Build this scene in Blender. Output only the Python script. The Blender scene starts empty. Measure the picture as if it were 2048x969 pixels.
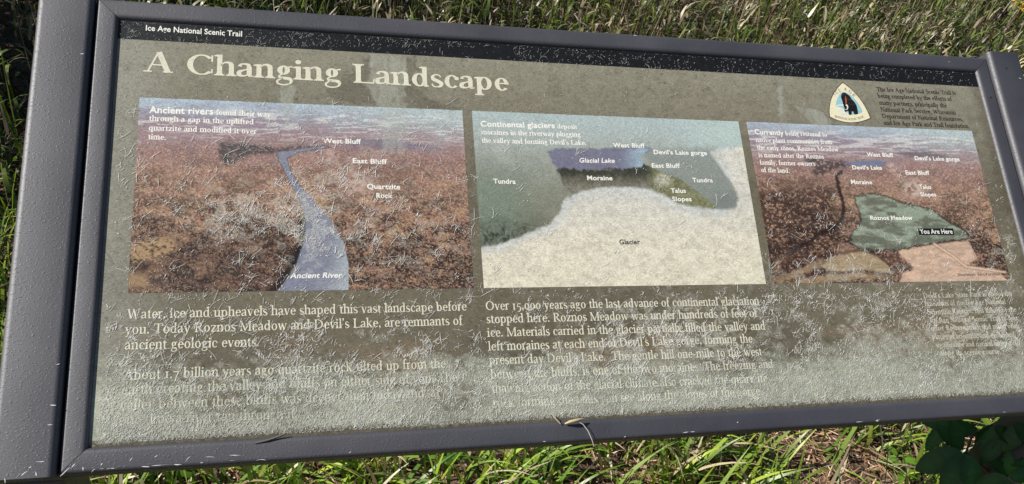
import bpy, math, random
import numpy as np
from mathutils import Matrix, Vector

rng = np.random.default_rng(7)
R_ = math.radians
scene = bpy.context.scene
COL = scene.collection

# ------------------------------------------------------------------ geometry of the place
# the sign face: X to the right, Y down the face, h out of the face, in units of S metres
S = 0.2
TILT = R_(30.0)
CT, ST = math.cos(TILT), math.sin(TILT)
OFF = np.array([0.0, 0.0, 0.78 + 1.785 * ST * S])

def W(X, Y, h=0.0):
    """a point of the sign face in world metres"""
    X, Y, h = np.broadcast_arrays(np.asarray(X, float), np.asarray(Y, float), np.asarray(h, float))
    return np.stack([X * S, (-CT * Y - ST * h) * S, (-ST * Y + CT * h) * S], -1) + OFF

# pose of the camera in sign units (X, Y, Z = -h), solved from the printed pictures
RC = np.array([[0.96818318, 0.07569756, -0.23851878],
               [-0.00019472, 0.95337802, 0.3017786],
               [0.25024246, -0.29213052, 0.923059300]])
CAM = np.array([0.7593286, 2.0251246, -4.0198810])
FPX = 1657.2933

def px2face(u, v, h=0.0):
    """where a measured point of the print lies on the sign face"""
    u = np.asarray(u, float); v = np.asarray(v, float)
    d = np.stack([(u - 1024) / FPX, (v - 484.5) / FPX, np.ones_like(u)], -1) @ RC
    t = (-h - CAM[2]) / d[..., 2]
    return CAM[0] + t * d[..., 0], CAM[1] + t * d[..., 1]

def face2px(X, Y):
    P = np.stack([np.asarray(X, float), np.asarray(Y, float), np.zeros_like(np.asarray(X, float))], -1) - CAM
    c = P @ RC.T
    return c[..., 0] / c[..., 2] * FPX + 1024, c[..., 1] / c[..., 2] * FPX + 484.5

# ------------------------------------------------------------------ camera
cd = bpy.data.cameras.new('camera')
cam = bpy.data.objects.new('camera', cd)
COL.objects.link(cam)
M3 = np.array([[1, 0, 0], [0, -CT, ST], [0, -ST, -CT]])
right = M3 @ RC[0]; up = -(M3 @ RC[1]); back = -(M3 @ RC[2])
loc = W(CAM[0], CAM[1], -CAM[2])
mw = Matrix.Identity(4)
for i in range(3):
    mw[i][0], mw[i][1], mw[i][2], mw[i][3] = right[i], up[i], back[i], loc[i]
cam.matrix_world = mw
cd.sensor_width = 36.0
cd.lens = 36.0 * FPX / 2048.0
cd.clip_start = 0.02
cd.clip_end = 500
scene.camera = cam

# ------------------------------------------------------------------ sky, sun, exposure
s_face = np.array([-1.55, 0.8, 1.0])                   # to the sun: x, up the face, out of the face
sx = s_face[0]; sy = s_face[1] * CT - s_face[2] * ST; sz = s_face[1] * ST + s_face[2] * CT
sun_dir = Vector((sx, sy, sz)).normalized()
world = bpy.data.worlds.new('World'); scene.world = world
world.use_nodes = True
nt = world.node_tree
bg = nt.nodes['Background']
sky = nt.nodes.new('ShaderNodeTexSky')
sky.sky_type = 'NISHITA'; sky.sun_disc = False
sky.sun_elevation = math.asin(sun_dir.z)
sky.sun_rotation = math.atan2(sun_dir.x, sun_dir.y)
sky.air_density = 1.0; sky.dust_density = 0.6
nt.links.new(sky.outputs[0], bg.inputs[0])
bg.inputs[1].default_value = 0.05
sl = bpy.data.lights.new('sun', 'SUN'); sl.energy = 5.0; sl.angle = R_(0.5); sl.color = (1.0, 0.965, 0.91)
so = bpy.data.objects.new('sun', sl); COL.objects.link(so)
so.rotation_euler = sun_dir.to_track_quat('Z', 'Y').to_euler()
so.location = (-3, 1, 4)
scene.view_settings.view_transform = 'Standard'
scene.view_settings.look = 'None'
scene.view_settings.exposure = 0.54
scene.view_settings.gamma = 1.0
scene.view_settings.use_curve_mapping = False

# ------------------------------------------------------------------ helpers
def lin(*c):
    c = np.asarray(c if len(c) > 1 else c[0], float) / 255.0
    return np.where(c <= 0.04045, c / 12.92, ((c + 0.055) / 1.055) ** 2.4)

def sstep(a, b, x):
    t = np.clip((x - a) / (b - a), 0, 1)
    return t * t * (3 - 2 * t)

def hash2(ix, iy, seed):
    n = (ix * 374761393 + iy * 668265263 + seed * 974634777) & 0xFFFFFFFF
    n = ((n ^ (n >> 13)) * 1274126177) & 0xFFFFFFFF
    n = n ^ (n >> 16)
    return (n & 0xFFFFFF) / float(0xFFFFFF)

def vnoise(x, y, seed=0):
    ix = np.floor(x).astype(np.int64); iy = np.floor(y).astype(np.int64)
    fx = x - ix; fy = y - iy
    fx = fx * fx * (3 - 2 * fx); fy = fy * fy * (3 - 2 * fy)
    a = hash2(ix, iy, seed); b = hash2(ix + 1, iy, seed)
    c = hash2(ix, iy + 1, seed); d = hash2(ix + 1, iy + 1, seed)
    return (a * (1 - fx) + b * fx) * (1 - fy) + (c * (1 - fx) + d * fx) * fy

def fbm(x, y, o=4, seed=0, g=0.5):
    s = 0; amp = 1.0; tot = 0
    for k in range(o):
        s = s + amp * vnoise(x * 2 ** k + 17.3 * k, y * 2 ** k - 9.1 * k, seed + k)
        tot += amp; amp *= g
    return s / tot

def polysd(u, v, poly):
    """signed distance to a polygon, positive inside"""
    P = np.asarray(poly, float)
    inside = np.zeros(u.shape, bool); dist = np.full(u.shape, 1e9)
    n = len(P)
    for i in range(n):
        x0, y0 = P[i]; x1, y1 = P[(i + 1) % n]
        dx, dy = x1 - x0, y1 - y0
        L = dx * dx + dy * dy + 1e-12
        t = np.clip(((u - x0) * dx + (v - y0) * dy) / L, 0, 1)
        dist = np.minimum(dist, (u - x0 - t * dx) ** 2 + (v - y0 - t * dy) ** 2)
        if y0 != y1:
            c = ((y0 > v) != (y1 > v)) & (u < dx * (v - y0) / (y1 - y0) + x0)
            inside ^= c
    d = np.sqrt(dist)
    return np.where(inside, d, -d)

def linesd(u, v, pts):
    d = np.full(u.shape, 1e9)
    for (x0, y0), (x1, y1) in zip(pts[:-1], pts[1:]):
        dx, dy = x1 - x0, y1 - y0
        t = np.clip(((u - x0) * dx + (v - y0) * dy) / (dx * dx + dy * dy), 0, 1)
        d = np.minimum(d, np.hypot(u - x0 - t * dx, v - y0 - t * dy))
    return d

def tag(o, label=None, cat=None, group=None, kind=None):
    if label: o['label'] = label
    if cat: o['category'] = cat
    if group: o['group'] = group
    if kind: o['kind'] = kind
    return o

def empty(name, loc):
    o = bpy.data.objects.new(name, None)
    o.location = loc; o.empty_display_size = 0.1
    COL.objects.link(o)
    return o

ORIG = {}
def mesh_obj(name, verts, faces, mat=None, parent=None, cols=None, smooth=False, mats=None, fmat=None):
    """faces: an (n,4) or (n,3) array, or a list of tuples; verts in world metres"""
    verts = np.asarray(verts, float)
    org = np.zeros(3)
    q = parent
    while q is not None:
        org = org + np.array(q.location); q = q.parent
    me = bpy.data.meshes.new(name)
    if isinstance(faces, np.ndarray):
        n, k = faces.shape
        me.vertices.add(len(verts)); me.vertices.foreach_set('co', (verts - org).astype(np.float32).ravel())
        me.loops.add(n * k); me.loops.foreach_set('vertex_index', faces.astype(np.int32).ravel())
        me.polygons.add(n); me.polygons.foreach_set('loop_start', np.arange(0, n * k, k, dtype=np.int32))
        me.polygons.foreach_set('loop_total', np.full(n, k, np.int32))
    else:
        me.from_pydata([tuple(p) for p in verts - org], [], faces)
    if cols is not None:
        a = me.attributes.new('print', 'FLOAT_COLOR', 'POINT')
        c = np.ones((len(verts), 4), np.float32); c[:, :3] = cols
        a.data.foreach_set('color', c.ravel())
    for m in (mats or ([mat] if mat else [])): me.materials.append(m)
    if fmat is not None: me.polygons.foreach_set('material_index', np.asarray(fmat, np.int32))
    if smooth: me.polygons.foreach_set('use_smooth', np.ones(len(me.polygons), bool))
    me.update(calc_edges=True); me.validate()
    o = bpy.data.objects.new(name, me); COL.objects.link(o)
    if parent is not None: o.parent = parent
    return o

# ------------------------------------------------------------------ materials
def newmat(name):
    m = bpy.data.materials.new(name); m.use_nodes = True
    return m, m.node_tree, m.node_tree.nodes['Principled BSDF']

def N(nt, t, **k):
    n = nt.nodes.new(t)
    for a, b in k.items(): setattr(n, a, b)
    return n

def L(nt, a, b): nt.links.new(a, b)

def bump_from(nt, bsdf, sock, strength, dist, prev=None):
    b = N(nt, 'ShaderNodeBump'); b.inputs['Strength'].default_value = strength; b.inputs['Distance'].default_value = dist
    L(nt, sock, b.inputs['Height'])
    if prev is not None: L(nt, prev, b.inputs['Normal'])
    L(nt, b.outputs[0], bsdf.inputs['Normal'])
    return b.outputs[0]

def mat_print(name, rough=0.5, spec=0.35, grain=0.22, bump=0.5):
    """printed, weathered fibreglass: print colour x fine fibrous grain, matte and slightly rough"""
    m, nt, b = newmat(name)
    at = N(nt, 'ShaderNodeAttribute', attribute_name='print')
    tc = N(nt, 'ShaderNodeTexCoord')
    mp = N(nt, 'ShaderNodeMapping'); mp.inputs['Rotation'].default_value = (0, 0, R_(28)); mp.inputs['Scale'].default_value = (1, 2.6, 2.6)
    L(nt, tc.outputs['Object'], mp.inputs[0])
    n1 = N(nt, 'ShaderNodeTexNoise'); n1.inputs['Scale'].default_value = 420; n1.inputs['Detail'].default_value = 3
    L(nt, mp.outputs[0], n1.inputs['Vector'])
    mr = N(nt, 'ShaderNodeMapRange'); mr.inputs[1].default_value = 0.3; mr.inputs[2].default_value = 0.7
    mr.inputs[3].default_value = 1 - grain; mr.inputs[4].default_value = 1 + grain
    L(nt, n1.outputs[0], mr.inputs[0])
    mx = N(nt, 'ShaderNodeVectorMath', operation='SCALE')
    L(nt, at.outputs['Color'], mx.inputs[0]); L(nt, mr.outputs[0], mx.inputs['Scale'])
    L(nt, mx.outputs[0], b.inputs['Base Color'])
    b.inputs['Roughness'].default_value = rough
    b.inputs['Specular IOR Level'].default_value = spec
    bump_from(nt, b, n1.outputs[0], bump, 0.0006)
    return m

def mat_plain(name, col, rough=0.6, spec=0.4):
    m, nt, b = newmat(name)
    n1 = N(nt, 'ShaderNodeTexNoise'); n1.inputs['Scale'].default_value = 90; n1.inputs['Detail'].default_value = 4
    cr = N(nt, 'ShaderNodeValToRGB')
    cr.color_ramp.elements[0].position = 0.3; cr.color_ramp.elements[0].color = (*[c * 0.8 for c in col], 1)
    cr.color_ramp.elements[1].position = 0.7; cr.color_ramp.elements[1].color = (*[min(1, c * 1.15) for c in col], 1)
    L(nt, n1.outputs[0], cr.inputs[0]); L(nt, cr.outputs[0], b.inputs['Base Color'])
    b.inputs['Roughness'].default_value = rough; b.inputs['Specular IOR Level'].default_value = spec
    return m

def mat_frame():
    """powder coated aluminium: orange peel, many small raised drops, dust and a few bare scratches"""
    m, nt, b = newmat('powder_coat')
    tc = N(nt, 'ShaderNodeTexCoord')
    mp = N(nt, 'ShaderNodeMapping'); mp.inputs['Rotation'].default_value = (0, 0, R_(35)); mp.inputs['Scale'].default_value = (1, 1.7, 1.7)
    L(nt, tc.outputs['Object'], mp.inputs[0])
    vo = N(nt, 'ShaderNodeTexNoise'); vo.inputs['Scale'].default_value = 400; vo.inputs['Detail'].default_value = 1.5
    L(nt, mp.outputs[0], vo.inputs['Vector'])
    dm = N(nt, 'ShaderNodeMapRange'); dm.inputs[1].default_value = 0.58; dm.inputs[2].default_value = 0.72
    L(nt, vo.outputs['Fac'], dm.inputs[0])
    n1 = N(nt, 'ShaderNodeTexNoise'); n1.inputs['Scale'].default_value = 700; n1.inputs['Detail'].default_value = 2
    L(nt, tc.outputs['Object'], n1.inputs['Vector'])
    n2 = N(nt, 'ShaderNodeTexNoise'); n2.inputs['Scale'].default_value = 9; n2.inputs['Detail'].default_value = 9; n2.inputs['Roughness'].default_value = 0.62
    L(nt, tc.outputs['Object'], n2.inputs['Vector'])
    cr = N(nt, 'ShaderNodeValToRGB')
    cr.color_ramp.elements[0].position = 0.3; cr.color_ramp.elements[0].color = (0.025, 0.025, 0.032, 1)
    cr.color_ramp.elements[1].position = 0.75; cr.color_ramp.elements[1].color = (0.056, 0.054, 0.062, 1)
    L(nt, n2.outputs[0], cr.inputs[0]); L(nt, cr.outputs[0], b.inputs['Base Color'])
    b.inputs['Roughness'].default_value = 0.58; b.inputs['Specular IOR Level'].default_value = 1.0
    p = bump_from(nt, b, n1.outputs[0], 0.12, 0.0005)
    bump_from(nt, b, dm.outputs[0], 0.45, 0.00035, p)
    return m

def mat_leaf(name, rough=0.5, trans=0.35):
    m, nt, b = newmat(name)
    at = N(nt, 'ShaderNodeAttribute', attribute_name='print')
    tr = N(nt, 'ShaderNodeBsdfTranslucent')
    hs = N(nt, 'ShaderNodeHueSaturation'); hs.inputs['Saturation'].default_value = 1.15; hs.inputs['Value'].default_value = 1.3
    L(nt, at.outputs['Color'], hs.inputs['Color']); L(nt, hs.outputs[0], tr.inputs[0])
    L(nt, at.outputs['Color'], b.inputs['Base Color'])
    b.inputs['Roughness'].default_value = rough; b.inputs['Specular IOR Level'].default_value = 0.4
    mx = N(nt, 'ShaderNodeMixShader'); mx.inputs[0].default_value = trans
    out = [n for n in nt.nodes if n.type == 'OUTPUT_MATERIAL'][0]
    L(nt, b.outputs[0], mx.inputs[1]); L(nt, tr.outputs[0], mx.inputs[2]); L(nt, mx.outputs[0], out.inputs[0])
    return m

M_PRINT = mat_print('weathered_print', spec=0.25)
M_INK = mat_print('weathered_ink', grain=0.12, bump=0.3)
M_FIBRE = mat_print('glass_fibre', rough=0.5, grain=0.1, bump=0.0)
M_FRAME = mat_frame()
M_LEAF = mat_leaf('grass_blade', rough=.38, trans=.18)
M_BROAD = mat_leaf('broad_leaf', rough=0.42, trans=0.3)

# ------------------------------------------------------------------ ground
def ground():
    m, nt, b = newmat('soil_and_litter')
    tc = N(nt, 'ShaderNodeTexCoord')
    n1 = N(nt, 'ShaderNodeTexNoise'); n1.inputs['Scale'].default_value = 45; n1.inputs['Detail'].default_value = 8; n1.inputs['Roughness'].default_value = 0.65
    L(nt, tc.outputs['Object'], n1.inputs['Vector'])
    cr = N(nt, 'ShaderNodeValToRGB'); e = cr.color_ramp.elements
    e[0].position = 0.3; e[0].color = (0.04, 0.028, 0.02, 1)
    e[1].position = 0.72; e[1].color = (0.30, 0.205, 0.15, 1)
    x = e.new(0.5); x.color = (0.14, 0.092, 0.066, 1)
    L(nt, n1.outputs[0], cr.inputs[0]); L(nt, cr.outputs[0], b.inputs['Base Color'])
    b.inputs['Roughness'].default_value = 0.95; b.inputs['Specular IOR Level'].default_value = 0.1
    bump_from(nt, b, n1.outputs[0], 1.0, 0.02)
    xs = np.concatenate([[-200, -60, -20, -6], np.linspace(-2, 6, 81), [12, 40, 120, 200]])
    ys = np.concatenate([[-200, -60, -20, -6], np.linspace(-2, 5, 71), [9, 20, 60, 200]])
    gx, gy = np.meshgrid(xs, ys)
    gz = (fbm(gx * 2.2, gy * 2.2, 4, 5) - 0.5) * 0.07
    nx, ny = len(xs), len(ys)
    idx = np.arange(nx * ny).reshape(ny, nx)
    f = np.stack([idx[:-1, :-1], idx[:-1, 1:], idx[1:, 1:], idx[1:, :-1]], -1).reshape(-1, 4)
    o = mesh_obj('ground', np.stack([gx, gy, gz], -1).reshape(-1, 3), f, m, smooth=True)
    tag(o, kind='structure')
ground()

def gz_at(x, y): return (fbm(x * 2.2, y * 2.2, 4, 5) - 0.5) * 0.07

# ------------------------------------------------------------------ the sign
root = empty('information_sign', (2.5 * S, -0.27, 0))
tag(root, 'weathered interpretive sign with three faded landscape pictures in a grey metal frame', 'sign')

def round_profile(w, top, bot, r_in, r_out, n=6):
    """closed cross-section (a, h), a from inner wall 0 to outer wall w"""
    p = [(0, bot)]
    for k in range(n + 1):
        t = math.pi / 2 * k / n
        p.append((r_in - r_in * math.cos(t), top - r_in + r_in * math.sin(t)))
    for k in range(n + 1):
        t = math.pi / 2 * k / n
        p.append((w - r_out + r_out * math.sin(t), top - r_out + r_out * math.cos(t)))
    p.append((w, bot))
    return p

FI = dict(l=-0.1185, r=5.126, t=-0.4316, b=1.688)     # inner walls of the frame
FWID, FTOP, FBOT, FR = 0.107, 0.020, -0.22, 0.026

def rail(side):
    prof = round_profile(FWID, FTOP, FBOT, FR, 0.018)
    g = 0.0015                                          # hairline mitre joint
    V = []; 
    for end in (0, 1):
        for a, h in prof:
            if side in 'lr':
                X = FI['l'] - a if side == 'l' else FI['r'] + a
                Y = FI['t'] - a + g if end == 0 else FI['b'] + a - g
            else:
                Y = FI['t'] - a if side == 't' else FI['b'] + a
                X = FI['l'] - a + g if end == 0 else FI['r'] + a - g
            V.append(W(X, Y, h))
    n = len(prof)
    F = [(i, (i + 1) % n, n + (i + 1) % n, n + i) for i in range(n)]
    F += [tuple(range(n - 1, -1, -1)), tuple(range(n, 2 * n))]
    o = mesh_obj('frame_rail', V, F, M_FRAME, root)
    fix_normals(o); shade_auto(o)
    return o

def fix_normals(o):
    import bmesh
    bm = bmesh.new(); bm.from_mesh(o.data)
    bmesh.ops.recalc_face_normals(bm, faces=bm.faces)
    bm.to_mesh(o.data); bm.free()

def shade_auto(o, ang=40):
    me = o.data
    import bmesh
    bm = bmesh.new(); bm.from_mesh(me)
    for f in bm.faces: f.smooth = True
    for e in bm.edges:
        e.smooth = not (len(e.link_faces) == 2 and e.calc_face_angle(0) > R_(ang))
    bm.to_mesh(me); bm.free()

for s in 'tblr': rail(s)

# arms: rectangular tubes running up both sides of the panel, and the legs under them
ATOP, ABOT, AR = 0.045, -0.30, 0.032
AY0, AY1 = -0.580, 1.808
def arm(x0, x1):
    prof = round_profile(x1 - x0, ATOP, ABOT, AR, AR)
    n = len(prof); V = []
    e = 0.006
    def ring(Y, ins):
        cx = (x1 - x0) / 2; ch = (ATOP + ABOT) / 2
        for a, h in prof:
            aa = cx + (a - cx) * (1 - ins / cx); hh = ch + (h - ch) * (1 - ins / (ATOP - ch))
            V.append(W(x0 + aa, Y, hh))
    ring(AY0, e); ring(AY0 + e, 0); ring(AY1 - e, 0); ring(AY1, e)
    F = []
    for k in range(3):
        F += [(k * n + i, k * n + (i + 1) % n, (k + 1) * n + (i + 1) % n, (k + 1) * n + i) for i in range(n)]
    F += [tuple(range(n - 1, -1, -1)), tuple(range(3 * n, 4 * n))]
    o = mesh_obj('side_arm', V, F, M_FRAME, root); fix_normals(o); shade_auto(o)
    return o

def leg(x0, x1):
    ya, yb = -0.300, -0.245
    X0, X1 = x0 * S + 0.0008, x1 * S - 0.0008
    # cut along the slope of the arm it runs into
    zt = [OFF[2] + (-ST * Yq - CT * 0.14) * S for Yq in ((ST * 0.14 * S - ya) / (CT * S), (ST * 0.14 * S - yb) / (CT * S))]
    r = 0.004; V = []
    pts = []
    for cx, cy, a0 in ((X1 - r, yb - r, 0), (X0 + r, yb - r, 90), (X0 + r, ya + r, 180), (X1 - r, ya + r, 270)):
        for k in range(5):
            a = R_(a0 + 22.5 * k); pts.append((cx + r * math.cos(a), cy + r * math.sin(a)))
    n = len(pts)
    dz = (zt[1] - zt[0]) / (yb - ya)
    for x, y in pts: V.append((x, y, -0.15))
    for x, y in pts: V.append((x, y, zt[0] + (y - ya) * dz))
    F = [(i, (i + 1) % n, n + (i + 1) % n, n + i) for i in range(n)] + [tuple(range(n - 1, -1, -1)), tuple(range(n, 2 * n))]
    o = mesh_obj('leg', V, F, M_FRAME, root); fix_normals(o); shade_auto(o)

XL0, XL1 = -0.487, -0.232
XR0, XR1 = 5.239, 5.492
arm(XL0, XL1); arm(XR0, XR1); leg(XL0, XL1); leg(XR0, XR1)

M_CHIP = mat_plain('bare_metal_chip', (.62, .62, .60))
def chips():
    V = []; F = []
    def sliver(u, v, h, ln, ang, wd):
        X, Y = px2face(u, v, h); n = 5; k = len(V)
        kink = rng.normal(0, .25)
        for i in range(n):
            t = i / (n - 1) - .5; a = ang + kink * t
            cx, cy = X + math.cos(a) * ln * t, Y - math.sin(a) * ln * t
            w = wd * (1 - abs(2 * t) ** 2 * .8) * rng.uniform(.6, 1.2) / 2
            V.append(W(cx - math.sin(a) * w, cy - math.cos(a) * w, h)); V.append(W(cx + math.sin(a) * w, cy + math.cos(a) * w, h))
        for i in range(n - 1): F.append((k + 2 * i, k + 2 * i + 2, k + 2 * i + 3, k + 2 * i + 1))
    ft, at = FTOP + .0008, ATOP + .0008
    for u, v, ln, an, wd in ((130, 944, .05, 45, .004), (147, 931, .02, 50, .004), (166, 938, .014, 95, .004), (186, 941, .02, 45, .003), (203, 929, .012, 60, .004), (375, 918, .03, 50, .003), (420, 914, .04, -5, .0025), (470, 911, .05, -4, .0025),
                         (262, 919, .02, 55, .003), (312, 913, .015, 30, .003), (700, 905, .012, 40, .003), (1250, 874, .012, 20, .003), (1475, 845, .009, 30, .004), (1270, 71, .02, -4, .004), (1938, 112, .03, -5, .003), (1898, 124, .012, 115, .003)):
        sliver(u, v, ft, ln, R_(an), wd)
    for u, v, ln, an, wd in ((80, 924, .035, 0, .003), (48, 947, .03, 38, .004), (72, 948, .02, 105, .004), (100, 850, .02, 0, .003), (106, 811, .025, -6, .004), (10, 962, .02, 100, .004), (60, 935, .012, 30, .003), (164, 108, .018, 10, .004), (2040, 157, .02, 160, .005), (116, 729, .015, 20, .003)):
        sliver(u, v, at, ln, R_(an), wd)
    for i in range(20):                                     # worn lower edge of the bottom rail
        X = rng.uniform(-.2, 5.2) if i > 6 else rng.uniform(-.2, .35)
        Y = FI['b'] + FWID - .018 + rng.uniform(0, .008); u, v = face2px(X, Y)
        sliver(float(u), float(v), FTOP - .0004, rng.uniform(.006, .05), rng.normal(0, .06), rng.uniform(.002, .0045))
    tag(mesh_obj('paint_chips', V, F, M_CHIP, root), kind='stuff')
chips()
M_HOLE = mat_plain('screw_head', (.02, .02, .022))
for u, v, h, r in ((1981, 195, FTOP, .0055), (2012, 137, ATOP, .005)):
    X, Y = px2face(u, v, h)
    ring = [W(X + r * math.cos(a), Y + r * math.sin(a), h + q) for q in (.004, -.004) for a in np.linspace(0, 2 * math.pi, 12, endpoint=False)]
    o = mesh_obj('screw', ring, [tuple(range(12)), tuple(range(23, 11, -1))] + [(i, (i + 1) % 12, 12 + (i + 1) % 12, 12 + i) for i in range(12)], M_HOLE, root); fix_normals(o)

# ------------------------------------------------------------------ print: background colour of the panel
def fuzz(u, v):
    """how far the surface has weathered to bare, pale glass fibre (bottom of the sheet)"""
    X, Y = px2face(u, v)
    n = fbm(X * 2.6, Y * 5, 4, 31)
    edge = 1.36 + 0.06 * np.sin(X * 1.3 + 1) + (n - 0.5) * 0.42 - 0.12 * sstep(0.6, 0.0, X) - 0.06 * sstep(2.6, 3.6, X)
    f1 = fbm(u / 16, v / 10, 4, 33, .62) - .5; f2 = fbm((u + v) / 30, (v - u) / 7, 3, 35) - .5
    y = Y + f1 * .30 + f2 * .16
    return .45 * sstep(edge - 0.04, edge + 0.08, y) + .55 * sstep(edge + .05, edge + 0.22, y)

def mats(u, v):
    """where the top film has flaked and pale matted fibre shows"""
    g = lambda cx, cy, a, b: np.exp(-((u - cx) / a) ** 2 - ((v - cy) / b) ** 2)
    X, Y = px2face(u, v)
    z = 1.0 * g(500, 430, 120, 50) + .8 * g(622, 450, 50, 85) + .45 * g(690, 350, 90, 50) + .4 * g(800, 470, 130, 70) + .8 * g(1360, 660, 190, 60) + .8 * g(1960, 650, 110, 60) + .45 * g(1720, 640, 120, 60) \
        + .55 * g(520, 750, 170, 30) + .45 * g(1700, 548, 170, 26) + .6 * g(2010, 500, 26, 60) + .5 * g(800, 780, 130, 30) + .5 * g(1150, 740, 150, 26) + .07
    cl = fbm(u / 20, v / 14, 3, 93)
    def ridge(a, sd, sc):
        ca, sa = math.cos(a), math.sin(a)
        p = (u * ca + v * sa) / (5.5 * sc); q = (-u * sa + v * ca) / (1.25 * sc)
        return 1 - np.abs(2 * fbm(p, q, 2, sd) - 1) * 3.2
    r = np.maximum(np.maximum(ridge(-.8, 501, 1.0), ridge(-1.35, 502, 1.1)), np.maximum(ridge(.5, 503, .9), ridge(-.2, 504, 1.3)))
    return np.clip(sstep(.55, 1.0, r) * sstep(.50, .66, cl + .22 * (z - .35)) * np.clip(z * 1.3, 0, 1), 0, 1)

D_DARK = [[(640, 190), (700, 150), (728, 120), (741, 112), (738, 180), (757, 214), (700, 206)],
          [(810, 112), (834, 114), (836, 178), (868, 205), (898, 208), (921, 216), (925, 223), (812, 217)]]
D_LIGHT = [[(741, 110), (808, 113), (812, 175), (807, 225), (814, 312), (764, 306), (760, 222), (738, 180)],
           [(556, 170), (590, 172), (592, 260), (570, 262)],
           [(1553, 168), (1566, 172), (1578, 262), (1560, 262), (1556, 215)],
           [(1592, 214), (1640, 222), (1668, 246), (1664, 258), (1646, 264), (1628, 252)],
           [(1412, 236), (1428, 238), (1432, 262), (1412, 262)],
           [(988, 282), (1022, 284), (1028, 330), (990, 326)]]

def stain(u, v):
    w = (fbm(u / 14, v / 10, 4, 12, .62) - 0.5) * 34
    dk = 0; lt = 0
    for p in D_DARK: dk = np.maximum(dk, sstep(-2, 3, polysd(u + w, v + w * .6, p)))
    for p in D_LIGHT: lt = np.maximum(lt, sstep(-2, 3, polysd(u + w * .6, v + w * .4, p)))
    lt = lt * (.35 + .65 * sstep(.3, .6, fbm(u / 7, v / 20, 3, 15)))
    return dk, lt

def weather(c, u, v, amt=1.0):
    """water marks, dirt and bared fibre over any print"""
    dk, lt = stain(u, v)
    c = c * (1 - 0.26 * dk[:, None])
    c = c + (lin(162, 167, 156) - c) * ((0.22 + .34 * fbm(u / 12, v / 16, 3, 13)) * lt)[:, None]
    f = fuzz(u, v) * amt
    X, Y = px2face(u, v)
    n = fbm(u / 5, v / 5, 3, 77); n2 = fbm(X * 3, Y * 4, 4, 52)
    fc = lin(164, 167, 149) * (0.50 + 0.62 * n + 0.7 * (n2 - 0.45))[:, None]
    c = c + (fc - c) * (f * 0.80)[:, None]
    m_ = mats(u, v)
    c = c + (lin(200, 198, 186) - c) * (m_ * .55)[:, None]
    # dirt packed along the lower edge and the right-hand edge
    d = sstep(FI['b'] - .040, FI['b'] - .012, Y + 0.05 * (fbm(u / 3, v / 3, 3, 66) - .5) + .03 * (n2 - .5)) * 0.85
    d = np.maximum(d, sstep(5.03, 5.12, X + 0.08 * (n2 - 0.5)) * 0.4)
    return c + (lin(66, 57, 44) * (.55 + .9 * n[:, None]) - c) * d[:, None]

def paint_panel(u, v):
    X, Y = px2face(u, v)
    n = fbm(X * 1.6, Y * 2.2, 5, 3); nf = fbm(u / 6, v / 6, 4, 8)
    up = lin(127, 123, 107); mid = lin(101, 95, 79)
    t = sstep(-0.35, 0.45, Y + (n - 0.5) * 0.5)
    c = up + (mid - up) * t[:, None]
    c = c * (1 - 0.14 * sstep(1.0, 1.45, Y))[:, None]
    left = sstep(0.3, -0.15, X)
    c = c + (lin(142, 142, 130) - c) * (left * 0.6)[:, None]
    n3 = fbm(u / 2.6, v / 2.6, 2, 88)
    c = c * (0.60 + 0.42 * n + 0.26 * nf + 0.16 * n3)[:, None]
    smut = sstep(.53, .66, fbm(u / 16, v / 12, 4, 99, .6))
    c = c * (1 - 0.11 * smut)[:, None]
    # warm rusty tide marks above the bared zone
    rust = sstep(0.52, 0.72, fbm(X * 2.2 + 7.3, Y * 6, 4, 23)) * sstep(1.15, 1.3, Y) * sstep(1.6, 1.42, Y)
    c = c + (lin(128, 104, 82) - c) * (rust * 0.32)[:, None]
    spots = sstep(0.74, 0.82, fbm((u + v * .5) / 5, v / 2.6, 2, 40)) * 0.35
    c = c * (1 - spots)[:, None]
    return weather(c, u, v)

def grid(X0, X1, Y0, Y1, nx, ny, h, paint, name, parent, mat, skirt=0.0):
    gx, gy = np.meshgrid(np.linspace(X0, X1, nx), np.linspace(Y0, Y1, ny))
    X = gx.ravel(); Y = gy.ravel()
    u, v = face2px(X, Y)
    c = np.clip(paint(u, v), 0.004, 0.9)
    V = W(X, Y, h)
    idx = np.arange(nx * ny).reshape(ny, nx)
    f = np.stack([idx[:-1, :-1], idx[1:, :-1], idx[1:, 1:], idx[:-1, 1:]], -1).reshape(-1, 4)
    if skirt:
        b = np.concatenate([idx[0, :], idx[1:, -1], idx[-1, -2::-1], idx[-2:0:-1, 0]])
        V2 = W(X[b], Y[b], h - skirt); n0 = len(V); nb = len(b)
        V = np.concatenate([V, V2]); c = np.concatenate([c, c[b]])
        k = np.arange(nb)
        f = np.concatenate([f, np.stack([b, b[(k + 1) % nb], n0 + (k + 1) % nb, n0 + k], -1)])
    return mesh_obj(name, V, f, mat, parent, cols=c)

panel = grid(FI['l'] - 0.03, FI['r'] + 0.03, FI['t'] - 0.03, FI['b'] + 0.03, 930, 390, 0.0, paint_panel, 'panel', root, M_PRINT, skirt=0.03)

# closing sheet behind the panel
M_BACK = mat_plain('panel_back', (0.05, 0.05, 0.055))
bx = [W(FI['l'] - 0.09, FI['t'] - 0.09, h) for h in (0,)]
V = [W(x, y, h) for h in (-0.035, -0.215) for x, y in ((FI['l'] - .02, FI['t'] - .02), (FI['r'] + .02, FI['t'] - .02), (FI['r'] + .02, FI['b'] + .02), (FI['l'] - .02, FI['b'] + .02))]
o = mesh_obj('backing_board', V, [(0, 1, 2, 3), (7, 6, 5, 4), (0, 4, 5, 1), (1, 5, 6, 2), (2, 6, 7, 3), (3, 7, 4, 0)], M_BACK, root)
fix_normals(o)

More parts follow.
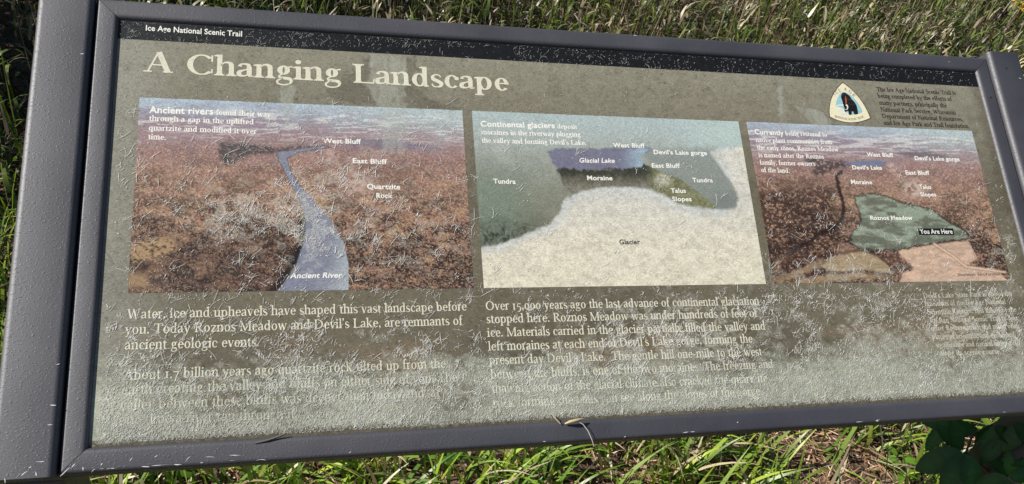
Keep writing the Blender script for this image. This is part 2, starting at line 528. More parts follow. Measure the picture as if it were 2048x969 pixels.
def paint_band(u, v):
    X, Y = px2face(u, v)
    n = fbm(u / 5, v / 5, 4, 61)
    c = np.tile(lin(24, 25, 27), (len(u), 1)) * (0.5 + 0.9 * n)[:, None]
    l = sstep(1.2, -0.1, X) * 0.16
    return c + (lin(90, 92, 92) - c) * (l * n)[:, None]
YB = -0.3235
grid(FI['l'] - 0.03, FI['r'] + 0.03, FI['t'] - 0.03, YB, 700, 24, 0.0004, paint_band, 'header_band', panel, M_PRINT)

# ------------------------------------------------------------------ the three printed pictures
def mixc(c, col, m):
    return c + (np.asarray(col) - c) * np.clip(m, 0, 1)[:, None]

def moor(u, v, X, Y, seed, sky_right=0.0):
    """heather-brown hills running back to a blue-violet distance"""
    w = fbm(u / 26, v / 12, 3, seed) - 0.5
    y = Y + w * 0.10
    stops = [(-0.02, (162, 176, 186)), (0.035, (150, 159, 168)), (0.09, (136, 129, 138)), (0.17, (140, 121, 126)), (0.28, (138, 112, 109)),
             (0.42, (144, 114, 101)), (0.60, (138, 108, 92)), (0.80, (124, 94, 79)), (1.02, (116, 87, 74))]
    ys = np.array([q[0] for q in stops]); cs = np.array([lin(*q[1]) for q in stops])
    c = np.stack([np.interp(y, ys, cs[:, k]) for k in range(3)], -1)
    if sky_right is not None:
        r = sstep(sky_right, sky_right + 1.2, X) * sstep(0.26, 0.02, y)
        c = mixc(c, lin(166, 178, 172), r * 0.75)
    depth = sstep(0.10, 0.75, Y)
    a = fbm(u * 0.34, v * 0.46, 3, seed + 3, 0.7); b = fbm(u * 0.022 + 3, v * 0.05, 4, seed + 9, 0.55); a2 = fbm(u * 0.15, v * 0.24, 3, seed + 21, 0.6)
    patch = sstep(0.40, 0.60, b)
    spk = a * 0.6 + a2 * 0.4 + (b - 0.5) * 0.30
    spk = a * .35 + a2 * .40 + fbm(u * .07, v * .12, 3, seed + 51) * .25 + (b - .5) * .55
    dark = np.maximum(sstep(0.45, 0.53, spk), .6 * sstep(.52, .60, fbm(u * .5, v * .55, 2, seed + 41))) * (0.25 + 0.75 * depth)
    c = mixc(c, lin(38, 29, 27), dark * 0.9 * sstep(0.10, 0.38, Y))
    tan = sstep(0.48, 0.57, a2 * 0.5 + fbm(u * 0.035, v * 0.1, 3, seed + 14) * 0.5) * sstep(0.3, 0.5, Y) * (1 - dark)
    c = mixc(c, lin(180, 150, 112), tan * 0.65 * sstep(.25, .5, a))
    red = sstep(0.50, 0.62, fbm(u * 0.05 + 9, v * 0.09, 3, seed + 30)) * sstep(0.12, 0.3, Y) * (1 - dark)
    c = mixc(c, lin(148, 104, 90), red * 0.25)
    lt = sstep(0.54, 0.64, fbm(u * 0.4 + 5, v * 0.5, 3, seed + 33, .65)) * sstep(0.1, 0.3, Y)
    c = mixc(c, lin(192, 164, 136), lt * 0.42)
    # pale streaks of far fields
    st = sstep(0.54, 0.64, fbm(u / 34, v / 3.2, 3, seed + 5)) * sstep(0.27, 0.12, Y) * sstep(0.02, 0.06, Y)
    c = mixc(c, lin(200, 198, 194), st * 0.6)
    c = c * (0.70 + 0.60 * a)[:, None]
    return c

def paint_river(u, v):
    X, Y = px2face(u, v)
    c = moor(u, v, X, Y, 100, 0.5)
    w = (fbm(u / 5, v / 5, 3, 140) - 0.5) * 12
    c = mixc(c, lin(40, 27, 25), 0.42 * sstep(0.62, 0.8, Y) * sstep(1.0, 0.6, X))
    tanp = [(262, 498), (300, 478), (345, 482), (350, 498), (310, 512), (268, 524)]
    c = mixc(c, lin(166, 138, 102), 0.8 * sstep(-10, 4, polysd(u + w, v + w, tanp)) * sstep(0.3, 0.55, fbm(u / 6, v / 4, 3, 9)))
    c = mixc(c, lin(160, 134, 100), 0.6 * sstep(-8, 6, polysd(u + w, v + w, [(258, 548), (290, 552), (300, 572), (256, 576)])))
    lake = [(436, 285), (490, 286), (560, 297), (602, 290), (640, 296), (560, 303), (500, 312), (470, 326), (452, 332), (438, 318)]
    ln_ = fbm(u / 3.5, v / 2.6, 3, 58, .65)
    c = mixc(c, np.array(lin(54, 58, 58))[None] * (0.5 + 1.1 * ln_)[:, None], 0.88 * sstep(-5, 5, polysd(u + w * 1.3, v + w * .8, lake)) * sstep(.25, .5, ln_))
    blf = [(700, 277), (790, 280), (880, 296), (905, 302), (780, 300), (690, 292)]
    c = mixc(c, lin(98, 96, 112), 0.6 * sstep(-5, 5, polysd(u + w, v + w, blf)))
    pale = np.maximum(sstep(26, 6, np.hypot(u - 658, (v - 312) * 1.3)), sstep(60, 12, np.hypot(u - 712, (v - 368) * 1.5)))
    c = mixc(c, lin(182, 158, 146), pale * 0.62 * sstep(0.3, 0.6, fbm(u / 7, v / 7, 3, 55)))
    bank = [(612, 425), (616, 470), (600, 520), (548, 590), (528, 590), (575, 535), (598, 480), (603, 440)]
    c = mixc(c, lin(24, 18, 18), 0.92 * sstep(-9, 6, polysd(u + w, v + w, bank)))
    river = [(554, 304), (600, 298), (652, 291), (660, 295), (596, 305), (574, 318), (580, 338), (597, 368), (628, 402), (664, 444), (688, 488),
             (697, 528), (697, 592), (548, 592), (590, 536), (609, 480), (613, 440), (603, 408), (584, 374), (566, 338), (556, 320)]
    sd = polysd(u + w * .25, v + w * .15, river)
    rc = mixc(np.tile(lin(118, 122, 136), (len(u), 1)), lin(152, 160, 164), sstep(640, 700, u + (v - 560) * .15))
    rc = rc * (0.85 + 0.3 * fbm(u / 8, v / 5, 3, 12))[:, None]
    m = sstep(-1.2, 1.2, sd)
    c = c + (rc - c) * (m * 0.94)[:, None]
    c = mixc(c, lin(52, 48, 60), 0.5 * sstep(2.5, 0.3, np.abs(sd)) * sstep(420, 330, v))
    return weather(c, u, v)

def paint_glacier(u, v):
    X, Y = px2face(u, v)
    n = fbm(u / 14, v / 10, 4, 200); nf = fbm(u / 3.2, v / 3.2, 3, 210); w = (fbm(u / 7, v / 7, 3, 220) - 0.5) * 12
    c = np.stack([np.interp(Y + (n - .5) * .1, [0, .12, .25, .45, .7, 1], lin(np.array(x))) for x in
                  ([158, 156, 142, 124, 108, 90], [172, 165, 147, 126, 108, 91], [170, 161, 138, 112, 92, 76])], -1)
    c = mixc(c, lin(166, 182, 176), sstep(1300, 1460, u) * sstep(.35, .1, Y) * 0.8)
    c = mixc(c, lin(106, 120, 106), sstep(1100, 1000, u) * sstep(.2, .5, Y) * 0.7)
    c = mixc(c, lin(52, 56, 46), sstep(.55, .8, Y + .15 * (n - .5)) * sstep(1130, 1040, u + 40 * (n - .5)) * (0.35 + 0.9 * sstep(.4, .65, nf)))
    c = c * (0.84 + 0.32 * nf)[:, None]
    tr = [(1285, 306), (1330, 300), (1430, 298), (1450, 340), (1484, 420), (1420, 420), (1370, 380), (1310, 338)]
    c = mixc(c, lin(124, 130, 125), 0.8 * sstep(-10, 8, polysd(u + w, v + w, tr)))
    c = mixc(c, lin(106, 110, 108), 0.6 * sstep(30, 5, np.hypot((u - 1450) * .7, v - 404)))
    lake = [(1097, 306), (1112, 300), (1200, 301), (1280, 295), (1302, 299), (1278, 311), (1290, 332), (1250, 339), (1180, 340), (1117, 339), (1105, 326)]
    lc = mixc(np.tile(lin(106, 105, 124), (len(u), 1)), lin(140, 158, 172), sstep(1235, 1285, u)) * (0.82 + .36 * fbm(u / 9, v / 4, 3, 7))[:, None]
    sd = polysd(u + w * .9, v + w * .6, lake)
    c = c + (lc - c) * (sstep(-2, 2, sd) * .93)[:, None]
    c = mixc(c, lin(74, 70, 98), 0.55 * sstep(4, 0, np.abs(sd + 1)) * sstep(314, 304, v))
    mor = [(1113, 338), (1200, 340), (1270, 337), (1292, 330), (1322, 344), (1356, 356), (1400, 388), (1436, 418), (1400, 414), (1345, 402), (1300, 378), (1220, 374), (1136, 386), (1128, 372)]
    mc = np.stack([np.interp(v + w * .5, [336, 348, 362, 384, 410], lin(np.array(x))) for x in ([40, 52, 92, 122, 112], [40, 52, 88, 118, 114], [32, 42, 76, 106, 86])], -1)
    mc = mixc(mc, lin(112, 114, 78), sstep(1285, 1320, u) * .75)
    mc = mixc(mc, lin(176, 174, 156), sstep(24, 8, np.hypot(u - 1326, (v - 360) * 1.3)) * .7)
    mc = mc * (0.45 + 1.1 * nf)[:, None]
    c = c + (mc - c) * (sstep(-3, 2, polysd(u + w * 1.1, v + w * .9, mor)) * .95)[:, None]
    gl = [(940, 500), (1004, 488), (1060, 464), (1098, 450), (1120, 424), (1131, 398), (1160, 385), (1212, 374), (1288, 376), (1330, 391), (1352, 406),
          (1382, 414), (1424, 419), (1468, 418), (1478, 400), (1470, 378), (1456, 356), (1438, 330), (1424, 312), (1420, 304), (1440, 297), (1520, 292), (1560, 600), (940, 600)]
    sg = polysd(u + w * .55, v + w * .45, gl)
    gc = np.stack([np.interp(Y, [.2, .5, .75, 1], lin(np.array(x))) for x in ([198, 193, 203, 204], [195, 191, 197, 197], [182, 180, 178, 175])], -1)
    gc = mixc(gc, lin(178, 184, 184), sstep(26, 2, sg) * .65 * sstep(1480, 1440, u + 0 * v))
    blot = sstep(.54, .66, fbm(u / 11, v / 8, 4, 233, .6))
    gc = gc * (0.74 + .30 * n + .24 * nf)[:, None]
    gc = mixc(gc, lin(170, 164, 150), blot * .45)
    gc = mixc(gc, lin(138, 130, 112), .34 * sstep(.60, .70, fbm((u + v * .4) / 3.2, v / 2.0, 3, 244, .6)) * sstep(.4, .6, fbm(u / 30, v / 20, 3, 245)))
    c = c + (gc - c) * (sstep(-4, 4, sg) * .97)[:, None]
    return weather(c, u, v)

def paint_meadow(u, v):
    X, Y = px2face(u, v)
    c = moor(u, v, X, Y, 300, 3.9)
    w = (fbm(u / 5, v / 5, 3, 340) - 0.5) * 10
    c = mixc(c, lin(46, 30, 26), 0.85 * sstep(.3, .5, Y) * sstep(1710, 1650, u) * sstep(.36, .5, fbm(u / 5, v / 3.5, 4, 71, .65)))
    c = mixc(c, lin(74, 74, 84), 0.6 * sstep(-4, 5, polysd(u + w, v + w, [(1790, 300), (1860, 304), (1920, 318), (1880, 322), (1800, 312)])))
    c = mixc(c, lin(52, 50, 52), 0.85 * sstep(.3, .5, fbm(u / 4, v / 3, 3, 59)) * sstep(-6, 4, polysd(u + w * 1.5, v + w * .9, [(1604, 316), (1690, 322), (1700, 330), (1662, 340), (1640, 354), (1626, 348), (1630, 336)])))
    sd = polysd(u + w * .3, v + w * .15, [(1684, 328), (1712, 323), (1756, 321), (1774, 325), (1766, 333), (1722, 333)])
    c = mixc(c, lin(104, 112, 134), 0.92 * sstep(-1.5, 1.5, sd))
    pale = np.maximum(sstep(16, 4, np.hypot(u - 1784, (v - 336) * 1.2)), sstep(34, 8, np.hypot(u - 1828, (v - 378) * 1.2)))
    c = mixc(c, lin(190, 172, 160), pale * .7 * sstep(.3, .6, fbm(u / 6, v / 6, 3, 56)))
    ln = linesd(u + w * .5, v + w * .5, [(1683, 344), (1674, 352), (1676, 372), (1684, 396), (1688, 416), (1684, 438), (1668, 454), (1630, 474), (1590, 500)])
    c = mixc(c, lin(30, 24, 24), .88 * sstep(5.5, 1.5, ln))
    mead = [(1710, 393), (1736, 389), (1766, 391), (1802, 405), (1864, 420), (1892, 442), (1930, 462), (1938, 476), (1850, 490), (1786, 500), (1724, 499),
            (1700, 486), (1706, 464), (1720, 450), (1722, 428), (1712, 408)]
    sm = polysd(u + w * .9, v + w * .8, mead)
    nn = fbm(u / 18, v / 7, 4, 18)
    mc = mixc(np.tile(lin(98, 104, 90), (len(u), 1)), lin(134, 146, 128), sstep(.45, .75, nn + .25 * sstep(30, 5, np.hypot((u - 1825) * .4, v - 428))))
    mc = mixc(mc, lin(82, 88, 76), sstep(.5, .36, nn) * .4) * (.8 + .4 * fbm(u / 3, v / 3, 2, 5))[:, None]
    c = c + (mc - c) * (sstep(-2.5, 2, sm) * .92)[:, None]
    c = mixc(c, lin(42, 36, 32), .7 * sstep(3.2, .6, np.abs(sm + .8)))
    f1 = [(1642, 534), (1660, 514), (1722, 502), (1752, 512), (1776, 530), (1786, 548), (1720, 540), (1668, 544)]
    s1 = polysd(u + w * .4, v + w * .4, f1)
    fl = fbm(u / 9, v / 3.5, 4, 47, .6)[:, None]
    c = mixc(c, lin(150, 132, 104) * (.6 + .8 * fl), .90 * sstep(-3, 3, s1))
    c = mixc(c, lin(70, 52, 40), .6 * sstep(4, 1, np.abs(s1 + 2)))
    for pl in ([(1546, 560), (1590, 544), (1640, 520), (1650, 524), (1600, 552), (1560, 566)], [(1560, 572), (1640, 552), (1720, 548), (1790, 556), (1720, 558), (1640, 566)]):
        c = mixc(c, lin(146, 124, 96) * (.5 + fl), .75 * sstep(-6, 4, polysd(u + w * 1.6, v + w * .8, pl)))
    f2 = [(1796, 502), (1850, 492), (1936, 481), (1954, 516), (1934, 532), (1990, 538), (2026, 572), (1796, 572), (1806, 548), (1828, 536), (1806, 520)]
    s2 = polysd(u + w * .4, v + w * .4, f2)
    c = mixc(c, lin(180, 154, 133) * (.65 + .7 * fl), .92 * sstep(-2, 2, s2))
    c = mixc(c, lin(206, 172, 146), .5 * sstep(0, 3, s2) * sstep(.45, .7, fbm(u / 22, v / 8, 3, 44)))
    rd = linesd(u, v, [(1868, 488), (1905, 512), (1932, 534), (2010, 545)])
    c = mixc(c, lin(140, 112, 92), .6 * sstep(4.5, 3, rd)); c = mixc(c, lin(206, 180, 158), .7 * sstep(2.4, 1, rd))
    wood = [(1764, 506), (1800, 512), (1822, 526), (1826, 540), (1796, 544), (1770, 530)]
    c = mixc(c, lin(70, 50, 42), .8 * sstep(-4, 4, polysd(u + w, v + w, wood)) * sstep(.3, .55, fbm(u / 4, v / 4, 2, 6)))
    return weather(c, u, v)

PX = [0.0, 1.628, 1.681, 3.301, 3.354, 4.978]
grid(PX[0], PX[1], 0, 1, 470, 290, 0.0005, paint_river, 'picture', panel, M_PRINT)
grid(PX[2], PX[3], 0, 1, 410, 260, 0.0005, paint_glacier, 'picture', panel, M_PRINT)
grid(PX[4], PX[5], 0, 1, 410, 260, 0.0005, paint_meadow, 'picture', panel, M_PRINT)

# ------------------------------------------------------------------ lettering
class Glyphs:
    """an old-style serif alphabet drawn with broad-nib strokes; w = stem, t = hairline, in ems"""
    X, C, A, D = 0.45, 0.66, 0.70, -0.21
    def __init__(s, w, t): s.w, s.t = w, t; s.cache = {}
    def V(s, x, y0, y1, w=None):
        w = w or s.w
        return [[((x - w / 2, y0), (x + w / 2, y0)), ((x - w / 2, y1), (x + w / 2, y1))]]
    def H(s, x0, x1, y, t=None):
        t = t or s.t
        return [[((x0, y), (x0, y + t)), ((x1, y), (x1, y + t))]]
    def F(s, x, y, up=1, half=None):
        """a bracketed slab serif under (up=1) or over (up=-1) a stem"""
        h = half or (s.w / 2 + 0.062); q = s.t * 0.9
        return [[((x - h, y), (x - h, y + up * q)), ((x + h, y), (x + h, y + up * q))],
                [((x - h * .72, y + up * q), (x + h * .72, y + up * q)), ((x - s.w / 2, y + up * q * 2.4), (x + s.w / 2, y + up * q * 2.4))]]
    def G(s, x, y):
        """the sloping flag at the head of a small-letter stem"""
        l = x - s.w / 2
        return [[((l - .075, y - .055), (l - .075, y - .028)), ((l + .01, y - .075), (l + .01, y + .004))]]
    def K(s, pts, ws, n=7):
        P = np.array(pts, float); k = len(P)
        if k == 2: pp = np.linspace(P[0], P[1], 2); tt = np.linspace(0, 1, 2)
        else:
            Q = np.vstack([2 * P[0] - P[1], P, 2 * P[-1] - P[-2]]); pp = []
            for i in range(k - 1):
                a, b, c, d = Q[i:i + 4]
                for j in range(n):
                    u = j / n
                    pp.append(.5 * (2 * b + (c - a) * u + (2 * a - 5 * b + 4 * c - d) * u * u + (3 * b - a - 3 * c + d) * u ** 3))
            pp.append(P[-1]); pp = np.array(pp); tt = np.linspace(0, 1, len(pp))
        wd = np.interp(tt, np.linspace(0, 1, len(ws)), ws)
        d = np.gradient(pp, axis=0) if len(pp) > 2 else np.tile(pp[1] - pp[0], (2, 1))
        nrm = np.stack([-d[:, 1], d[:, 0]], -1); nrm /= np.linalg.norm(nrm, axis=1)[:, None] + 1e-9
        a = pp - nrm * wd[:, None] / 2; b = pp + nrm * wd[:, None] / 2
        return [[(tuple(a[i]), tuple(b[i])) for i in range(len(pp))]]
    def O(s, cx, cy, rx, ry, a0=0, a1=360, n=28, w=None, t=None, tilt=0):
        """bowl with vertical stress"""
        w = w or s.w * 1.04; t = t or s.t
        out = []
        for k in range(n + 1):
            a = R_(a0 + (a1 - a0) * k / n); ai = a - R_(tilt)
            out.append(((cx + (rx - w) * math.cos(ai), cy + (ry - t) * math.sin(ai)), (cx + rx * math.cos(a), cy + ry * math.sin(a))))
        return [out]
    def dot(s, x, y, r=None):
        r = r or s.w * 0.62
        return [[((x + r * math.cos(R_(a)), y - r * math.sin(R_(a))), (x + r * math.cos(R_(a)), y + r * math.sin(R_(a)))) for a in np.linspace(180, 0, 9)]]
    def get(s, ch):
        if ch not in s.cache: s.cache[ch] = s.make(ch)
        return s.cache[ch]
    def make(s, ch):
        w, t, X, C, A, D = s.w, s.t, s.X, s.C, s.A, s.D
        V, H, F, G, K, O = s.V, s.H, s.F, s.G, s.K, s.O
        z = w / 2
        if ch == ' ': return [], .25
        if ch == '.': return s.dot(.10, w * .55), .21
        if ch == ',': return s.dot(.10, w * .55) + K([(.10 + w * .4, w * .5), (.12, -.04), (.06, -.12)], [w * .6, t, t * .5]), .21
        if ch == "'": return s.dot(.09, A - w * .5) + K([(.09 + w * .4, A - w * .5), (.11, A - .13), (.06, A - .2)], [w * .6, t, t * .5]), .19
        if ch == '-': return H(.04, .27, .19, t * 1.5), .31
        if ch == 'a':
            return (V(.30, .06, .32) + K([(.08, .34), (.10, .41), (.19, .435), (.28, .40), (.30, .30)], [w * .9, t * 1.2, t * 1.2, w * .8, w])
                    + K([(.30, .27), (.18, .225), (.075, .16), (.075, .065), (.15, .03), (.23, .05), (.30, .10)], [t, t, w * .9, w, t * 1.2, t, t])
                    + K([(.30, .10), (.32, .035), (.40, .04)], [w * .9, w * .6, t * .6])), .42
        if ch == 'b': return V(.11, .02, A) + G(.11, A) + O(.245, X / 2, .195, X / 2 + .01, -160, 160) , .49
        if ch == 'c': return O(.23, X / 2, .195, X / 2 + .01, 48, 318) + s.dot(.355, X - .11, w * .5), .41
        if ch == 'd': return V(.36, .02, A) + G(.36, A) + O(.225, X / 2, .195, X / 2 + .01, 20, 340) + K([(.36, .04), (.40, .015), (.46, .03)], [w * .8, w * .5, t * .8]), .49
        if ch == 'e': return O(.225, X / 2, .19, X / 2 + .01, 0, 322) + H(.09, .40, .235, t), .42
        if ch == 'f': return V(.13, .0, .56) + F(.13, 0) + H(.03, .27, X - t * 1.2, t * 1.1) + K([(.13, .54), (.15, .65), (.22, .70), (.30, .665)], [w, w * .8, t, w * .7]), .285
        if ch == 'g':
            return (O(.20, .30, .15, .155) + K([(.16, .155), (.10, .10), (.12, .045), (.22, .03), (.34, .01), (.385, -.07), (.32, -.165), (.19, -.195), (.07, -.16), (.055, -.08), (.12, -.01), (.2, .03)],
                    [t, t, w * .6, w * .8, w * .9, w * .6, t, t, t, w * .5, t, t], 6) + K([(.31, .40), (.36, .425), (.41, .42)], [t, t, w * .55])), .44
        if ch == 'h': return V(.105, 0, A) + G(.105, A) + F(.105, 0) + V(.375, 0, .31) + F(.375, 0) + K([(.13, .34), (.20, .43), (.29, .45), (.36, .40), (.375, .30)], [t * .8, t, t * 1.6, w, w]), .485
        if ch == 'i': return V(.11, 0, X) + G(.11, X) + F(.11, 0) + s.dot(.105, .60), .235
        if ch == 'j': return V(.11, -.1, X) + G(.11, X) + K([(.11, -.08), (.08, -.18), (0, -.2)], [w, w * .8, t]) + s.dot(.105, .60), .235
        if ch == 'k': return V(.105, 0, A) + G(.105, A) + F(.105, 0) + K([(.13, .2), (.33, .43)], [t, t]) + H(.27, .43, X - t * .5, t * .9) + K([(.20, .27), (.39, .02)], [w, w]) + H(.31, .48, 0, t * .9), .475
        if ch == 'l': return V(.11, 0, A) + G(.11, A) + F(.11, 0), .225
        if ch in 'nm':
            g = V(.105, 0, X) + G(.105, X) + F(.105, 0); x = .105
            for _ in range(2 if ch == 'm' else 1):
                x2 = x + .262
                g = g + V(x2, 0, .31) + F(x2, 0) + K([(x + .03, .34), (x + .09, .425), (x + .17, .45), (x2 - .015, .40), (x2, .30)], [t * .8, t, t * 1.6, w, w]); x = x2
            return g, x + .115
        if ch == 'o': return O(.235, X / 2, .20, X / 2 + .012), .47
        if ch == 'p': return V(.11, D, X) + G(.11, X) + F(.11, D) + O(.25, X / 2, .195, X / 2 + .01, -155, 155), .49
        if ch == 'q': return V(.36, D, X) + F(.36, D) + O(.225, X / 2, .195, X / 2 + .01, 25, 335), .48
        if ch == 'r': return V(.105, 0, X) + G(.105, X) + F(.105, 0) + K([(.13, .33), (.18, .42), (.25, .44), (.30, .405)], [t, t * 1.3, w * .6, w * .9]), .325
        if ch == 's': return K([(.285, .36), (.23, .43), (.14, .435), (.075, .36), (.10, .275), (.20, .215), (.29, .14), (.27, .045), (.18, .01), (.09, .03), (.05, .11)], [t * .8, t, t, w * .7, w, w, w, w * .7, t, t, t * .9]), .345
        if ch == 't': return V(.13, .09, .53) + H(.035, .27, X - t * 1.2, t * 1.1) + K([(.13, .12), (.14, .045), (.20, .02), (.28, .055)], [w, w * .8, t * 1.2, t * .7]) + K([(.05, .43), (.13, .55)], [t * .8, t]), .29
        if ch == 'u': return V(.11, .12, X) + G(.11, X) + K([(.11, .16), (.125, .05), (.20, .015), (.29, .05), (.36, .12)], [w, w, t * 1.6, t, t * .8]) + V(.37, .02, X) + G(.37, X) + K([(.37, .04), (.41, .01), (.46, .02)], [w * .7, w * .4, t * .8]), .485
        if ch == 'v': return K([(.08, X), (.225, 0)], [w, w]) + K([(.225, .01), (.37, X)], [t, t]) + H(.01, .17, X - t, t) + H(.30, .43, X - t, t), .435
        if ch == 'w': return K([(.08, X), (.21, 0)], [w, w]) + K([(.21, .01), (.33, X)], [t, t]) + K([(.31, X), (.45, 0)], [w, w]) + K([(.45, .01), (.58, X)], [t, t]) + H(.01, .17, X - t, t) + H(.51, .65, X - t, t), .65
        if ch == 'x': return K([(.07, X), (.37, 0)], [w, w]) + K([(.07, 0), (.36, X)], [t, t]) + H(.01, .15, 0, t) + H(.29, .44, 0, t), .44
        if ch == 'y': return K([(.08, X), (.235, 0)], [w, w]) + K([(.37, X), (.235, .02), (.15, -.15), (.06, -.18)], [t, t, t * 1.3, w * .8]) + H(.01, .17, X - t, t) + H(.30, .43, X - t, t), .435
        if ch == 'z': return H(.04, .36, X - t, t * 1.1) + H(.04, .38, 0, t * 1.1) + K([(.34, X - t * .5), (.08, t * .5)], [w * .95, w * .95]) + K([(.05, X), (.045, X - .12)], [t, t]) + K([(.375, 0), (.385, .12)], [t, t]), .42
        if ch == 'A': return K([(.335, C + .01), (.56, 0)], [w * 1.1, w * 1.1]) + K([(.325, C), (.11, 0)], [t, t]) + H(.19, .46, .22, t) + H(.02, .21, 0, t) + H(.44, .67, 0, t), .68
        if ch == 'B': return V(.15, 0, C) + F(.15, 0) + F(.15, C, -1) + O(.22, .5, .2, .16, -90, 90) + O(.24, .18, .25, .18, -90, 90), .56
        if ch == 'C': return O(.37, C / 2, .33, C / 2 + .012, 42, 318, w=w * 1.15) + V(.60, .44, .66, t) + V(.605, .06, .2, t * .8), .67
        if ch == 'D': return V(.15, 0, C) + F(.15, 0) + F(.15, C, -1) + O(.26, C / 2, .40, C / 2, -90, 90, w=w * 1.15) + H(.15, .26, 0, t) + H(.15, .26, C - t, t), .71
        if ch == 'I': return V(.16, 0, C, w * 1.08) + F(.16, 0, 1, w / 2 + .085) + F(.16, C, -1, w / 2 + .085), .32
        if ch == 'L': return V(.155, 0, C, w * 1.08) + F(.155, 0) + F(.155, C, -1, w / 2 + .085) + H(.15, .53, 0, t) + K([(.52, 0), (.545, .17)], [t * 1.1, t * .8]), .56
        if ch == 'M': return V(.12, 0, C, t) + F(.12, 0, 1, .085) + V(.70, 0, C, w * 1.08) + F(.70, 0, 1, w / 2 + .075) + K([(.13, C), (.40, .02)], [w, w]) + K([(.40, .02), (.68, C)], [t, t]) + H(.02, .15, C - t, t) + H(.68, .81, C - t, t), .83
        if ch == 'N': return V(.12, 0, C, t) + F(.12, 0, 1, .085) + V(.60, 0, C, t) + F(.60, C, -1, .085) + K([(.11, C), (.595, .0)], [w * 1.05, w * 1.05]) + H(.01, .14, C - t, t), .70
        if ch == 'O': return O(.37, C / 2, .33, C / 2 + .012, w=w * 1.15), .74
        if ch == 'P': return V(.15, 0, C, w * 1.08) + F(.15, 0) + F(.15, C, -1) + O(.25, .485, .26, .18, -90, 90, w=w * 1.1) + H(.15, .26, .305, t) + H(.15, .26, C - t, t), .56
        if ch == 'R': return V(.15, 0, C, w * 1.08) + F(.15, 0) + F(.15, C, -1) + O(.25, .495, .25, .17, -90, 90, w=w * 1.1) + H(.15, .26, .325, t) + H(.15, .26, C - t, t) + K([(.30, .335), (.43, .15), (.62, .0)], [w * .9, w, w * .7]), .62
        if ch == 'S': return K([(.41, .56), (.34, .65), (.22, .665), (.11, .60), (.10, .47), (.22, .37), (.38, .29), (.43, .17), (.36, .04), (.22, -.005), (.12, .03), (.06, .16)], [t * .8, t, t, w * .8, w, w * 1.1, w * 1.1, w, w * .7, t, t, t]), .50
        if ch == 'T': return V(.30, 0, C, w * 1.08) + F(.30, 0, 1, w / 2 + .085) + H(.03, .57, C - t, t) + V(.045, C - .16, C, t) + V(.555, C - .16, C, t), .59
        if ch == 'W': return K([(.11, C), (.29, 0)], [w * 1.05, w * 1.05]) + K([(.29, .01), (.47, C)], [t, t]) + K([(.44, C), (.63, 0)], [w * 1.05, w * 1.05]) + K([(.63, .01), (.83, C)], [t, t]) + H(.01, .21, C - t, t) + H(.74, .93, C - t, t), .92
        if ch == 'G': return O(.37, C / 2, .33, C / 2 + .012, 42, 330, w=w * 1.15) + V(.61, .04, .29) + H(.5, .7, .27, t), .73
        if ch == 'E': return V(.15, 0, C) + H(.06, .5, 0, t) + H(.06, .49, C - t, t) + H(.15, .4, .33, t) + V(.49, 0, .15, t) + V(.48, C - .14, C, t) + V(.4, .26, .42, t), .55
        if ch == '0': return O(.235, X / 2, .195, X / 2 + .01), .47
        if ch == '1': return V(.15, 0, X) + F(.15, 0) + F(.15, X, -1), .32
        if ch == '5': return K([(.14, .43), (.11, .22), (.24, .23), (.35, .10), (.28, -.1), (.09, -.19)], [t, t, t, w, w * .8, t]) + H(.13, .38, .40, w * .7), .43
        if ch == '7': return H(.04, .40, X - w * .8, w * .8) + K([(.38, X - t), (.24, .1), (.17, D)], [t * 1.4, t * 1.6, w * .8]), .43
        if ch == '8': return K([(.24, .33), (.09, .45), (.11, .6), (.24, .65), (.37, .6), (.38, .45), (.24, .33), (.07, .2), (.09, .05), (.24, .0), (.39, .05), (.41, .2), (.24, .33)], [w * .8, w * .7, t, t, t, w * .7, w * .8, w * .7, w * .8, t, w * .8, w * .7, w * .8]), .48
        return s.dot(.1, .2), .25

SERIF = Glyphs(0.098, 0.044)
SERIF_S = Glyphs(0.120, 0.058)
SERIF_B = Glyphs(0.118, 0.044)

def serif_line(txt, G):
    """flat strips of one line in ems; returns (strips, width)"""
    x = 0; out = []
    for ch in txt:
        g, adv = G.get(ch)
        for st in g: out.append([((a[0] + x, a[1]), (b[0] + x, b[1])) for a, b in st])
        x += adv
    return out, x

_font = {}
def sans_mesh(txt, bold=0.0, shear=0.0):
    k = (txt, bold, shear)
    if k in _font: return _font[k]
    c = bpy.data.curves.new('lettering', 'FONT'); c.body = txt; c.size = 1; c.offset = bold; c.shear = shear; c.fill_mode = 'FRONT'
    c.resolution_u = 3
    c.space_character = 1.0 + bold * 1.6
    o = bpy.data.objects.new('lettering', c); COL.objects.link(o)
    bpy.context.view_layer.update()
    me = bpy.data.meshes.new_from_object(o.evaluated_get(bpy.context.evaluated_depsgraph_get()))
    v = np.zeros(len(me.vertices) * 3); me.vertices.foreach_get('co', v); v = v.reshape(-1, 3)[:, :2]
    f = [tuple(p.vertices) for p in me.polygons]
    bpy.data.objects.remove(o); bpy.data.meshes.remove(me); bpy.data.curves.remove(c)
    _font[k] = (v, f)
    return v, f

CREAM = lin(204, 200, 178); WHITE = lin(224, 222, 212); BLACK = lin(34, 32, 28)

